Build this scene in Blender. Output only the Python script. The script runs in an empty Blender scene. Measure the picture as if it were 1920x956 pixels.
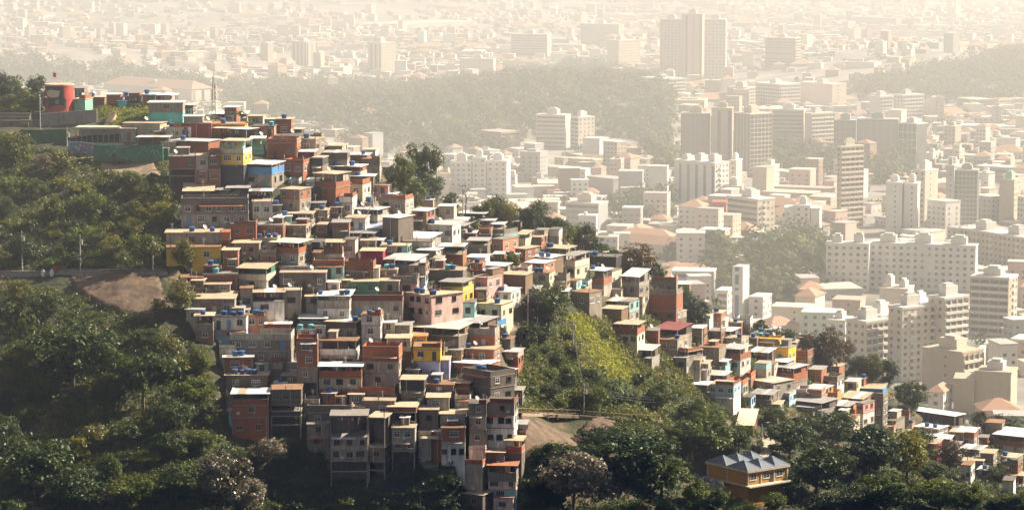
import bpy, math, random
import numpy as np
from mathutils import Vector, Matrix

# ------------------------------------------------------------------ camera
SC = bpy.context.scene
COL = SC.collection
W0, H0 = 1920.0, 956.0
CAMZ = 200.0
HFOV = math.radians(20.0)
F = (W0 / 2) / math.tan(HFOV / 2)
PITCH = math.radians(7.02)
cam_d = bpy.data.cameras.new('camera')
cam = bpy.data.objects.new('camera', cam_d)
COL.objects.link(cam)
cam_d.sensor_fit = 'HORIZONTAL'
cam_d.angle = HFOV
cam_d.clip_start = 1.0
cam_d.clip_end = 30000
cam.location = (0, 0, CAMZ)
cam.rotation_euler = (math.pi / 2 - PITCH, 0, 0)
SC.camera = cam

# ------------------------------------------------------------------ sky, sun, exposure
SUN_AZ = math.radians(70)      # to the right of the view direction, beyond the hill
SUN_EL = math.radians(36)
w = bpy.data.worlds.new('World')
SC.world = w
w.use_nodes = True
nt = w.node_tree
bg = nt.nodes['Background']
sky = nt.nodes.new('ShaderNodeTexSky')
sky.sky_type = 'NISHITA'
sky.sun_disc = False
sky.sun_elevation = SUN_EL
sky.sun_rotation = SUN_AZ
sky.altitude = 200
sky.air_density = 0.27
sky.dust_density = 0.1
nt.links.new(sky.outputs[0], bg.inputs[0])
bg.inputs[1].default_value = 0.05
sd = bpy.data.lights.new('sun', 'SUN')
sd.energy = 5.0
sd.angle = math.radians(0.5)
sd.color = (1.0, 0.86, 0.67)
so = bpy.data.objects.new('sun', sd)
COL.objects.link(so)
SUNV = Vector((math.sin(SUN_AZ) * math.cos(SUN_EL), math.cos(SUN_AZ) * math.cos(SUN_EL), math.sin(SUN_EL)))
so.rotation_euler = SUNV.to_track_quat('Z', 'Y').to_euler()
so.location = (300, 200, 900)
SC.view_settings.view_transform = 'Standard'
SC.view_settings.look = 'None'
SC.view_settings.exposure = 2.2
SC.view_settings.gamma = 1.0
SC.view_settings.use_curve_mapping = False
SC.cycles.max_bounces = 5
SC.cycles.diffuse_bounces = 2
SC.cycles.glossy_bounces = 2
SC.cycles.transmission_bounces = 2
SC.cycles.volume_bounces = 0
SC.cycles.transparent_max_bounces = 4
SC.cycles.sample_clamp_indirect = 4.0
SC.cycles.use_denoising = True
SC.cycles.caustics_reflective = False
SC.cycles.caustics_refractive = False
HAZE_DENSITY = 0.00036
HAZE_COLOR = (0.94, 0.96, 0.95)
HAZE_ANISO = 0.25

R = random.Random(7)

# ------------------------------------------------------------------ helpers: pixels <-> space
cp, sp = math.cos(PITCH), math.sin(PITCH)

def ray(u, v):
    a, b = (u - W0 / 2) / F, (H0 / 2 - v) / F
    return np.array([a, cp + b * sp, -sp + b * cp])

def pt(u, v, D):
    """point on the sight line of (u, v) whose depth (y) is D"""
    r = ray(u, v)
    return np.array([0, 0, CAMZ]) + r * (D / r[1])

def proj(p):
    x, y, z = p[0], p[1], p[2] - CAMZ
    d = y * cp - z * sp
    return (W0 / 2 + F * x / d, H0 / 2 - F * (y * sp + z * cp) / d)

def ground_hit(u, v, z=0.0):
    r = ray(u, v)
    t = (z - CAMZ) / r[2]
    return np.array([0, 0, CAMZ]) + r * t

# ------------------------------------------------------------------ helpers: objects
def tag(o, label=None, cat=None, group=None, kind=None):
    if label: o['label'] = label
    if cat: o['category'] = cat
    if group: o['group'] = group
    if kind: o['kind'] = kind
    return o

def empty(name, loc, rz=0.0):
    o = bpy.data.objects.new(name, None)
    COL.objects.link(o)
    o.location = loc
    o.rotation_euler = (0, 0, rz)
    o.empty_display_size = 0.5
    return o

def link(name, me, parent=None, loc=None, rz=None):
    o = bpy.data.objects.new(name, me)
    COL.objects.link(o)
    if parent is not None: o.parent = parent
    if loc is not None: o.location = loc
    if rz is not None: o.rotation_euler = (0, 0, rz)
    return o

class MB:
    """collects boxes and faces, makes one mesh"""
    def __init__(s):
        s.v, s.f, s.m = [], [], []
    def face(s, pts, m=0):
        n = len(s.v)
        s.v += [tuple(p) for p in pts]
        s.f.append(tuple(range(n, n + len(pts))))
        s.m.append(m)
    def box(s, x0, x1, y0, y1, z0, z1, m=0, dz_back=0.0, skip=''):
        n = len(s.v)
        s.v += [(x0, y0, z0), (x1, y0, z0), (x1, y1, z0 + dz_back), (x0, y1, z0 + dz_back),
                (x0, y0, z1), (x1, y0, z1), (x1, y1, z1 + dz_back), (x0, y1, z1 + dz_back)]
        for k, q in (('b', (3, 2, 1, 0)), ('t', (4, 5, 6, 7)), ('f', (0, 1, 5, 4)), ('r', (1, 2, 6, 5)),
                     ('k', (2, 3, 7, 6)), ('l', (3, 0, 4, 7))):
            if k in skip: continue
            s.f.append(tuple(n + i for i in q)); s.m.append(m)
    def cyl(s, x, y, z0, z1, r0, r1=None, n=10, m=0, cap=True):
        r1 = r0 if r1 is None else r1
        k = len(s.v)
        for i in range(n):
            a = 2 * math.pi * i / n
            s.v.append((x + r0 * math.cos(a), y + r0 * math.sin(a), z0))
        for i in range(n):
            a = 2 * math.pi * i / n
            s.v.append((x + r1 * math.cos(a), y + r1 * math.sin(a), z1))
        for i in range(n):
            j = (i + 1) % n
            s.f.append((k + i, k + j, k + n + j, k + n + i)); s.m.append(m)
        if cap:
            s.f.append(tuple(k + n + i for i in range(n))); s.m.append(m)
            s.f.append(tuple(k + n - 1 - i for i in range(n))); s.m.append(m)
    def bar(s, a, b, w, m=0, w2=None, n=6):
        a, b = Vector(a), Vector(b)
        d = (b - a).normalized()
        t = d.cross(Vector((0, 0, 1)))
        if t.length < 1e-3: t = Vector((1, 0, 0))
        t.normalize()
        q = d.cross(t)
        w2 = w if w2 is None else w2
        k = len(s.v)
        for c, ww in ((a, w), (b, w2)):
            for i in range(n):
                an = 2 * math.pi * i / n
                s.v.append(tuple(c + t * (ww * math.cos(an)) + q * (ww * math.sin(an))))
        for i in range(n):
            j = (i + 1) % n
            s.f.append((k + i, k + j, k + n + j, k + n + i)); s.m.append(m)
        s.f.append(tuple(k + n + i for i in range(n))); s.m.append(m)
        s.f.append(tuple(k + n - 1 - i for i in range(n))); s.m.append(m)
    def mesh(s, name, mats):
        me = bpy.data.meshes.new(name)
        me.from_pydata(s.v, [], s.f)
        mats = mats if isinstance(mats, (list, tuple)) else [mats]
        for m in mats: me.materials.append(m)
        if len(mats) > 1: me.polygons.foreach_set('material_index', s.m)
        me.update()
        return me
    def build(s, name, mats, parent=None, loc=None, rz=None):
        return link(name, s.mesh(name, mats), parent, loc, rz)

# ------------------------------------------------------------------ helpers: materials
MATS = {}
def nodes(name):
    m = bpy.data.materials.new(name)
    m.use_nodes = True
    n = m.node_tree.nodes
    return m, n, m.node_tree.links, n['Principled BSDF']

def wall_mat(name, rgb, rough=0.85, dirt=0.5, dirtcol=(0.045, 0.04, 0.035), kind='plain', var=0.12, spec=0.25):
    """painted or bare wall: mottling, vertical rain streaks, per-object shift of tone"""
    if name in MATS: return MATS[name]
    m, n, l, b = nodes(name)
    tc = n.new('ShaderNodeTexCoord')
    oi = n.new('ShaderNodeObjectInfo')
    off = n.new('ShaderNodeVectorMath'); off.operation = 'ADD'
    sc = n.new('ShaderNodeVectorMath'); sc.operation = 'SCALE'
    cx = n.new('ShaderNodeCombineXYZ')
    for k in range(3): l.new(oi.outputs['Random'], cx.inputs[k])
    l.new(cx.outputs[0], sc.inputs[0]); sc.inputs['Scale'].default_value = 173.0
    l.new(tc.outputs['Object'], off.inputs[0]); l.new(sc.outputs[0], off.inputs[1])
    co = off.outputs[0]
    def noise(scale, det=4, sx=1, sy=1, sz=1):
        mp = n.new('ShaderNodeMapping'); mp.inputs['Scale'].default_value = (sx, sy, sz)
        l.new(co, mp.inputs['Vector'])
        t = n.new('ShaderNodeTexNoise'); t.inputs['Scale'].default_value = scale
        t.inputs['Detail'].default_value = det; t.inputs['Roughness'].default_value = 0.62
        l.new(mp.outputs[0], t.inputs['Vector'])
        return t.outputs['Fac']
    def ramp(fac, p0, p1):
        r = n.new('ShaderNodeMapRange'); r.inputs[1].default_value = p0; r.inputs[2].default_value = p1
        l.new(fac, r.inputs[0]); return r.outputs[0]
    def mix(fac, a, c, mode='MIX'):
        x = n.new('ShaderNodeMix'); x.data_type = 'RGBA'; x.blend_type = mode
        if isinstance(fac, (int, float)): x.inputs[0].default_value = fac
        else: l.new(fac, x.inputs[0])
        for i, s in ((6, a), (7, c)):
            if isinstance(s, tuple): x.inputs[i].default_value = (*s, 1)
            else: l.new(s, x.inputs[i])
        return x.outputs[2]
    col = rgb
    if kind == 'brick':
        bt = n.new('ShaderNodeTexBrick')
        mp = n.new('ShaderNodeMapping'); mp.inputs['Rotation'].default_value = (math.pi / 2, 0, 0)
        l.new(tc.outputs['Object'], mp.inputs['Vector']); l.new(mp.outputs[0], bt.inputs['Vector'])
        bt.inputs['Scale'].default_value = 1.0
        bt.inputs['Brick Width'].default_value = 0.36; bt.inputs['Row Height'].default_value = 0.21
        bt.inputs['Mortar Size'].default_value = 0.016
        bt.inputs['Color1'].default_value = (*rgb, 1)
        bt.inputs['Color2'].default_value = (rgb[0] * .72, rgb[1] * .7, rgb[2] * .75, 1)
        bt.inputs['Mortar'].default_value = (0.27, 0.2, 0.16, 1)
        col = mix(0.75, rgb, bt.outputs['Color'])
    big = ramp(noise(0.45, 3), 0.3, 0.75)
    lo = tuple(c * (1 - 2.0 * var) for c in rgb); hi = tuple(min(.9, c * (1 + var)) for c in rgb)
    tone = mix(big, lo, hi)
    col = mix(0.5, col, tone) if kind == 'brick' else tone
    if dirt > 0:
        st = ramp(noise(1.1, 5, 1.6, 1.6, 0.22), 0.60 - 0.2 * dirt, 0.88 - 0.1 * dirt)
        mt = n.new('ShaderNodeMath'); mt.operation = 'MULTIPLY'; mt.inputs[1].default_value = min(1, 0.35 + dirt * .6)
        l.new(st, mt.inputs[0])
        col = mix(mt.outputs[0], col, dirtcol)
        patch = ramp(noise(0.9, 6), 0.66 - .1 * dirt, 0.72 - .08 * dirt)
        mt2 = n.new('ShaderNodeMath'); mt2.operation = 'MULTIPLY'; mt2.inputs[1].default_value = dirt * .55
        l.new(patch, mt2.inputs[0])
        col = mix(mt2.outputs[0], col, tuple(.5 * c + .08 for c in rgb))
    hv = n.new('ShaderNodeHueSaturation')
    vr = n.new('ShaderNodeMapRange'); vr.inputs[3].default_value = 1 - var * 1.2; vr.inputs[4].default_value = 1 + var * 1.2
    l.new(oi.outputs['Random'], vr.inputs[0]); l.new(vr.outputs[0], hv.inputs['Value'])
    if isinstance(col, tuple): hv.inputs['Color'].default_value = (*col, 1)
    else: l.new(col, hv.inputs['Color'])
    l.new(hv.outputs[0], b.inputs['Base Color'])
    b.inputs['Roughness'].default_value = rough
    b.inputs['Specular IOR Level'].default_value = spec
    MATS[name] = m
    return m

def plain_mat(name, rgb, rough=0.6, spec=0.4, metal=0.0):
    if name in MATS: return MATS[name]
    m, n, l, b = nodes(name)
    tc = n.new('ShaderNodeTexCoord'); t = n.new('ShaderNodeTexNoise'); t.inputs['Scale'].default_value = 1.7
    t.inputs['Detail'].default_value = 5
    l.new(tc.outputs['Object'], t.inputs['Vector'])
    x = n.new('ShaderNodeMix'); x.data_type = 'RGBA'
    x.inputs[6].default_value = (*[c * .72 for c in rgb], 1); x.inputs[7].default_value = (*[min(.92, c * 1.12) for c in rgb], 1)
    l.new(t.outputs['Fac'], x.inputs[0]); l.new(x.outputs[2], b.inputs['Base Color'])
    b.inputs['Roughness'].default_value = rough; b.inputs['Specular IOR Level'].default_value = spec
    b.inputs['Metallic'].default_value = metal
    MATS[name] = m
    return m

def roof_mat(name, rgb, rough=0.55, pitch=0.18, dirt=0.5, spec=0.4):
    """sheet roofing: corrugation bump along the depth, blotchy weathering"""
    if name in MATS: return MATS[name]
    m = wall_mat(name, rgb, rough, dirt, (rgb[0] * .35, rgb[1] * .31, rgb[2] * .28), var=.10, spec=spec)
    n, l = m.node_tree.nodes, m.node_tree.links
    tc = n.new('ShaderNodeTexCoord'); wv = n.new('ShaderNodeTexWave')
    wv.bands_direction = 'X'; wv.inputs['Scale'].default_value = 0.31 / pitch * .5
    l.new(tc.outputs['Object'], wv.inputs['Vector'])
    bp = n.new('ShaderNodeBump'); bp.inputs['Strength'].default_value = .5; bp.inputs['Distance'].default_value = .05
    l.new(wv.outputs['Fac'], bp.inputs['Height']); l.new(bp.outputs[0], n['Principled BSDF'].inputs['Normal'])
    return m

PAL = dict(
    brick=(.33, .105, .042), dbrick=(.21, .07, .036), salmon=(.52, .22, .14), red=(.34, .06, .04), maroon=(.20, .03, .025),
    crimson=(.30, .02, .045), orange=(.55, .24, .07), terra=(.42, .17, .09), pink=(.62, .30, .28), lpink=(.66, .46, .42), magenta=(.35, .03, .14),
    grey=(.29, .25, .205), lgrey=(.43, .39, .335), dgrey=(.155, .13, .108), black=(.05, .05, .055), brown=(.20, .135, .09), tan=(.40, .31, .21),
    white=(.72, .71, .68), cream=(.66, .58, .42), beige=(.50, .43, .32), yellow=(.68, .44, .05), olive=(.42, .38, .10), gold=(.72, .40, .04),
    green=(.06, .20, .13), mint=(.24, .52, .38), teal=(.12, .50, .42), turq=(.28, .52, .50), blue=(.07, .24, .52), lblue=(.32, .48, .64), lav=(.36, .36, .52))
BRICKY = ('brick', 'dbrick')
DIRT = dict(white=.75, lgrey=.95, grey=.95, dgrey=.8, cream=.55, beige=.7, yellow=.3, gold=.15, teal=.2, mint=.4, blue=.25, salmon=.5, pink=.45, crimson=.25, brick=.6, dbrick=.7, lpink=.7, brown=.7)
def W_(c):
    return wall_mat('wall_' + c, PAL[c], dirt=DIRT.get(c, .4), kind='brick' if c in BRICKY else 'plain')
CONC = lambda: wall_mat('concrete', (.30, .28, .26), dirt=.6)
SLAB = lambda: wall_mat('slab', (.44, .36, .27), dirt=.6)
SLABS = (SLAB, SLAB, lambda: wall_mat('slab_grey', (.27, .25, .225), dirt=.8), lambda: wall_mat('slab_sooty', (.16, .14, .12), dirt=.7), lambda: wall_mat('slab_rust', (.30, .17, .10), dirt=.7))
GLASS = lambda: plain_mat('glass_dark', (.018, .022, .028), .12, .6)

exec_order = []
# ------------------------------------------------------------------ terrain of the hill (heights through surveyed points)
CTRL = [  # (u, v, depth)
    (0, 185, 760), (130, 190, 745), (250, 200, 735), (360, 215, 728), (470, 232, 724), (560, 255, 722), (680, 305, 724), (760, 362, 728),
    (860, 395, 735), (950, 428, 742), (1060, 462, 752), (1150, 492, 762), (1240, 540, 775), (1310, 590, 788), (1400, 625, 798), (1500, 655, 808),
    (1600, 695, 818), (1700, 752, 826), (1800, 800, 832), (1920, 830, 835),
    (0, 232, 722), (130, 232, 720), (60, 275, 704), (220, 275, 702), (250, 312, 694), (420, 345, 676), (420, 290, 694), (560, 310, 696), (620, 360, 690), (700, 400, 690),
    (0, 400, 672), (150, 400, 668), (300, 400, 664), (0, 512, 640), (150, 512, 639), (300, 512, 638), (400, 440, 652), (450, 510, 641),
    (550, 430, 668), (700, 470, 668), (850, 470, 694), (950, 490, 706), (600, 520, 645), (750, 550, 648), (900, 570, 660), (1000, 600, 672),
    (1040, 540, 695), (1120, 580, 706), (1200, 610, 722), (1250, 650, 722), (1100, 660, 680), (1180, 700, 690), (1050, 720, 662),
    (370, 600, 622), (450, 640, 622), (550, 640, 627), (700, 640, 632), (850, 640, 640), (940, 680, 646),
    (430, 720, 612), (520, 740, 613), (650, 740, 615), (800, 740, 620), (940, 750, 630), (1000, 770, 648), (1100, 778, 654), (1220, 788, 662),
    (440, 810, 604), (560, 820, 604), (620, 880, 600), (740, 850, 602), (860, 850, 604), (960, 870, 608), (1040, 830, 626), (600, 950, 598), (750, 950, 598.5), (900, 950, 601), (680, 915, 599.5), (820, 910, 601.5),
    (0, 600, 622), (130, 600, 621), (250, 600, 621), (340, 640, 616), (0, 700, 604), (150, 700, 605), (300, 720, 606), (0, 820, 588), (200, 820, 589), (380, 830, 594),
    (0, 950, 570), (200, 950, 572), (400, 950, 580), (1000, 950, 606), (1200, 950, 620), (1150, 860, 640), (1300, 860, 660), (1400, 930, 652), (1450, 850, 684),
    (1300, 720, 716), (1330, 780, 706), (1400, 720, 742), (1420, 780, 728), (1500, 760, 750), (1550, 720, 778), (1600, 780, 762), (1600, 860, 712), (1550, 950, 660), (1750, 950, 676),
    (1700, 830, 772), (1750, 880, 728), (1850, 860, 772), (1900, 900, 752), (1920, 950, 700)]
CTRLW = [pt(*c) for c in CTRL]
# behind the ridge the ground drops to the city plain; in front it runs down into the valley
CX = [(-260, 620, 135), (-200, 520, 95), (-260, 760, 160), (-220, 880, 130), (-120, 860, 95), (-30, 850, 60), (60, 870, 30), (140, 930, 10), (220, 950, 2), (240, 800, 18),
      (-260, 1000, 70), (-120, 1000, 40), (0, 1000, 12), (120, 1040, 0), (260, 1040, 0), (200, 700, 20), (260, 600, 10), (240, 480, 8), (160, 560, 30),
      (-120, 460, 45), (0, 460, 38), (120, 460, 22), (-220, 400, 20), (0, 380, 10), (220, 380, 5), (-300, 1080, 10), (0, 1080, 0)]
_P = np.array([list(p) for p in CTRLW] + [list(p) for p in CX], dtype=float)
def _tps(r2): return 0.5 * r2 * np.log(np.maximum(r2, 1e-9))
_S = 100.0
_XY = _P[:, :2] / _S
_n = len(_P)
_A = np.zeros((_n + 3, _n + 3))
_d2 = ((_XY[:, None, :] - _XY[None, :, :]) ** 2).sum(-1)
_A[:_n, :_n] = _tps(_d2) + np.eye(_n) * 2e-3
_A[:_n, _n] = 1; _A[:_n, _n + 1:] = _XY
_A[_n:, :_n] = _A[:_n, _n:].T
_WT = np.linalg.solve(_A, np.concatenate([_P[:, 2], np.zeros(3)]))
GX0, GX1, GY0, GY1, GS = -280.0, 280.0, 380.0, 1080.0, 2.0
gx = np.arange(GX0, GX1 + .1, GS); gy = np.arange(GY0, GY1 + .1, GS)
_gxx, _gyy = np.meshgrid(gx, gy)
def _eval(x, y):
    q = np.stack([x.ravel(), y.ravel()], -1) / _S
    out = np.empty(len(q))
    for i in range(0, len(q), 20000):
        d2 = ((q[i:i + 20000, None, :] - _XY[None]) ** 2).sum(-1)
        out[i:i + 20000] = _tps(d2) @ _WT[:_n] + _WT[_n] + q[i:i + 20000] @ _WT[_n + 1:]
    return out.reshape(x.shape)
HZ = _eval(_gxx, _gyy)
_rs = np.random.RandomState(3)
def _fbm(shape, cells, amp):
    out = np.zeros(shape)
    for c, a in zip(cells, amp):
        g = _rs.randn(int(shape[0] / c) + 3, int(shape[1] / c) + 3)
        yi = np.arange(shape[0]) / c; xi = np.arange(shape[1]) / c
        y0 = yi.astype(int); x0 = xi.astype(int)
        fy = (yi - y0)[:, None]; fx = (xi - x0)[None]
        fy = fy * fy * (3 - 2 * fy); fx = fx * fx * (3 - 2 * fx)
        g00 = g[np.ix_(y0, x0)]; g01 = g[np.ix_(y0, x0 + 1)]; g10 = g[np.ix_(y0 + 1, x0)]; g11 = g[np.ix_(y0 + 1, x0 + 1)]
        out += a * ((g00 * (1 - fx) + g01 * fx) * (1 - fy) + (g10 * (1 - fx) + g11 * fx) * fy)
    return out
HZ = HZ + _fbm(HZ.shape, (7, 3), (.35, .2))
# the valley stays under the sight lines that graze the bottom of the frame
HZ = np.where(_gyy < 560, np.minimum(HZ, CAMZ - _gyy * .222), HZ)
HZ = np.maximum(HZ, -6.0)
HZ0 = HZ.copy()

def hz(x, y, G=None):
    G = HZ0 if G is None else G
    fx = (x - GX0) / GS; fy = (y - GY0) / GS
    i = int(min(max(fx, 0), len(gx) - 2)); j = int(min(max(fy, 0), len(gy) - 2))
    a, b = fx - i, fy - j
    return (G[j, i] * (1 - a) + G[j, i + 1] * a) * (1 - b) + (G[j + 1, i] * (1 - a) + G[j + 1, i + 1] * a) * b

def hit(u, v, y0=500.0, G=None):
    """where the sight line of (u, v) meets the hill"""
    r = ray(u, v); r = r / r[1]
    y = y0
    prev = None
    while y < 1070:
        p = np.array([r[0] * y, y, CAMZ + r[2] * y])
        d = p[2] - hz(p[0], p[1], G)
        if d <= 0:
            if prev is None: return p
            for _ in range(8):
                m = (prev + y) / 2
                q = np.array([r[0] * m, m, CAMZ + r[2] * m])
                if q[2] - hz(q[0], q[1], G) <= 0: y = m
                else: prev = m
            return np.array([r[0] * y, y, CAMZ + r[2] * y])
        prev = y
        y += 2.0
    return None

def inpoly(x, y, P):
    c = False
    n = len(P)
    j = n - 1
    for i in range(n):
        if (P[i][1] > y) != (P[j][1] > y) and x < (P[j][0] - P[i][0]) * (y - P[i][1]) / (P[j][1] - P[i][1]) + P[i][0]: c = not c
        j = i
    return c

def carve(poly, z):
    """level the ground under a footprint down to z"""
    xs = [p[0] for p in poly]; ys = [p[1] for p in poly]
    i0 = max(0, int((min(xs) - GX0) / GS) - 1); i1 = min(len(gx) - 1, int((max(xs) - GX0) / GS) + 2)
    j0 = max(0, int((min(ys) - GY0) / GS) - 1); j1 = min(len(gy) - 1, int((max(ys) - GY0) / GS) + 2)
    cx = sum(xs) / len(xs); cy = sum(ys) / len(ys)
    P = [(cx + (p[0] - cx) * 1.18, cy + (p[1] - cy) * 1.18) for p in poly]
    for j in range(j0, j1 + 1):
        for i in range(i0, i1 + 1):
            if HZ[j, i] > z and inpoly(gx[i], gy[j], P): HZ[j, i] = z

def ground_mat():
    m, n, l, b = nodes('hill_soil')
    tc = n.new('ShaderNodeTexCoord')
    def noise(s, d=5):
        t = n.new('ShaderNodeTexNoise'); t.inputs['Scale'].default_value = s; t.inputs['Detail'].default_value = d
        l.new(tc.outputs['Object'], t.inputs['Vector']); return t.outputs['Fac']
    r = n.new('ShaderNodeValToRGB')
    e = r.color_ramp.elements
    e[0].position = .35; e[0].color = (.03, .04, .015, 1)
    e[1].position = .64; e[1].color = (.15, .11, .065, 1)
    k = e.new(.52); k.color = (.055, .06, .022, 1)
    l.new(noise(.12, 8), r.inputs[0])
    x = n.new('ShaderNodeMix'); x.data_type = 'RGBA'; x.blend_type = 'MULTIPLY'; x.inputs[0].default_value = .6
    l.new(r.outputs[0], x.inputs[6]); l.new(noise(1.3), x.inputs[7])
    l.new(x.outputs[2], b.inputs['Base Color'])
    b.inputs['Roughness'].default_value = .95
    bp = n.new('ShaderNodeBump'); bp.inputs['Strength'].default_value = .7; bp.inputs['Distance'].default_value = .6
    l.new(noise(.8), bp.inputs['Height']); l.new(bp.outputs[0], b.inputs['Normal'])
    return m

def grid_mesh(name, X, Y, Z, mat):
    ny, nx = X.shape
    me = bpy.data.meshes.new(name)
    v = np.stack([X, Y, Z], -1).reshape(-1, 3)
    idx = np.arange(nx * ny).reshape(ny, nx)
    f = np.stack([idx[:-1, :-1], idx[:-1, 1:], idx[1:, 1:], idx[1:, :-1]], -1).reshape(-1, 4)
    me.from_pydata(v.tolist(), [], f.tolist())
    me.materials.append(mat)
    me.polygons.foreach_set('use_smooth', [True] * len(f))
    me.update()
    return me

def build_hill():
    o = link('hillside', grid_mesh('hillside', _gxx, _gyy, HZ, ground_mat()))
    tag(o, kind='structure')

# unseen added mountain right of frame, to shade the air of the near valley
def build_shade_mountain():
    X, Y = np.meshgrid(np.linspace(185, 1000, 110), np.linspace(-700, 800, 190))
    a = np.clip((X - 190) / 190, 0, 1) * np.clip((1000 - X) / 450, 0, 1)
    bnd = np.clip((722 - (X - 390) * .3 - Y) / 60, 0, 1) * np.clip((Y + 700) / 250, 0, 1)
    h = 560 * (np.clip(a, 0, 1) ** .8) * (bnd ** .6)
    h = h * (1 + .04 * np.sin(X * .021 + Y * .013) + .035 * np.sin(Y * .037 - X * .011)) - 1.0
    m = ground_mat(); m.name = 'shade_mountain_soil'
    tag(link('shade_mountain', grid_mesh('shade_mountain', X, Y, h, m)), kind='structure')

def ghit(u, v, G=None):
    for k in range(0, 90, 5):
        p = hit(u, v + k, G=G)
        if p is not None: return p
    return np.array([0.0, 700.0, 50.0])
# ------------------------------------------------------------------ the city plain
BUMPS = [(55, 2720, 140, 260, 25), (-150, 2500, 130, 200, 16), (470, 3350, 170, 380, 26), (640, 2950, 160, 200, 18), (-480, 3350, 190, 260, 26),
         (-700, 5600, 500, 700, 90), (-150, 6000, 450, 600, 60), (900, 6200, 500, 500, 60), (95, 1560, 60, 90, 8)]
def city_z(x, y):
    z = 0 * x if isinstance(x, np.ndarray) else 0.0
    for bx, by, sx, sy, h in BUMPS:
        e = np.exp(-((x - bx) / sx) ** 2 - ((y - by) / sy) ** 2)
        z = z + h * np.where(e > .03, e - .03, 0) / .97
    return z

def build_city_ground():
    xs = np.concatenate([np.linspace(-9000, -1300, 20), np.arange(-1260, 1600, 36), np.linspace(1640, 9000, 20)])
    ys = np.concatenate([np.linspace(-1500, 400, 8), np.arange(440, 7000, 36), np.linspace(7050, 9800, 14)])
    X, Y = np.meshgrid(xs, ys)
    Z = city_z(X, Y)
    m, n, l, b = nodes('city_ground')
    tc = n.new('ShaderNodeTexCoord')
    def noise(s, d=4):
        t = n.new('ShaderNodeTexNoise'); t.inputs['Scale'].default_value = s; t.inputs['Detail'].default_value = d
        l.new(tc.outputs['Object'], t.inputs['Vector']); return t.outputs['Fac']
    r = n.new('ShaderNodeValToRGB'); e = r.color_ramp.elements
    e[0].position = .38; e[0].color = (.05, .065, .025, 1)
    e[1].position = .62; e[1].color = (.30, .26, .21, 1)
    k = e.new(.47); k.color = (.14, .13, .11, 1)
    l.new(noise(.02, 8), r.inputs[0])
    vo = n.new('ShaderNodeTexVoronoi'); vo.inputs['Scale'].default_value = .045
    l.new(tc.outputs['Object'], vo.inputs['Vector'])
    x = n.new('ShaderNodeMix'); x.data_type = 'RGBA'; x.inputs[0].default_value = .3
    l.new(r.outputs[0], x.inputs[6])
    hs = n.new('ShaderNodeHueSaturation'); hs.inputs['Saturation'].default_value = .25; hs.inputs['Value'].default_value = .4
    l.new(vo.outputs['Color'], hs.inputs['Color']); l.new(hs.outputs[0], x.inputs[7])
    l.new(x.outputs[2], b.inputs['Base Color']); b.inputs['Roughness'].default_value = .95
    tag(link('ground', grid_mesh('ground', X, Y, Z, m)), kind='structure')

LAND = []     # (u, v, label, object) things other labels may refer to
OCC = []      # footprints in the city (x, y, r)
CMAT = lambda c: wall_mat('city_' + c, CPAL[c], dirt=.25, var=.06)
CPAL = dict(white=(.63, .61, .57), cream=(.60, .53, .43), beige=(.46, .39, .30), pink=(.50, .36, .30), brown=(.30, .21, .15), grey=(.36, .36, .35), dark=(.10, .105, .11),
            red=(.36, .11, .07), green=(.30, .52, .36), terra=(.40, .24, .165), mint=(.58, .66, .56), glass=(.05, .06, .07))
_WM = {}
def win_mesh(w_, h_, mat='glass'):
    k = (round(w_, 1), round(h_, 1), mat)
    if k not in _WM:
        b = MB()
        b.box(-w_ / 2, w_ / 2, -.05, .03, 0, h_, 0)
        b.box(-w_ / 2 - .1, w_ / 2 + .1, -.14, .02, -.12, -.002, 1)
        _WM[k] = [b.mesh('window', [p_, CMAT('white')]) for p_ in (plain_mat('city_pane', (.035, .04, .048), .15, .6), plain_mat('city_pane_mid', (.10, .10, .10), .2, .6), plain_mat('city_pane_blind', (.26, .24, .21), .6, .3), plain_mat('city_pane', (.035, .04, .048), .15, .6))]
    return _WM[k][R.randrange(4)]

def place_frame(u0, u1, u2, P, d0=12.0):
    """turn of a block whose front spans u0..u1 and whose right side spans u1..u2, near right corner at P"""
    s = (P[1] * cp - (P[2] - CAMZ) * sp) / F
    q = max(u2 - u1, 1.0) * s / d0
    if q > .76: e = math.asin(.76); d = (u2 - u1) * s / .76
    else: e = math.asin(max(q, .05)); d = d0
    wd = (u1 - u0) * s / math.cos(e)
    al = math.atan((u1 - W0 / 2) / F)
    return s, e + al, wd, d

def zat(P, u, v):
    r = ray(u, v)
    return CAMZ + r[2] * math.hypot(P[0], P[1]) / math.hypot(r[0], r[1])

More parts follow.
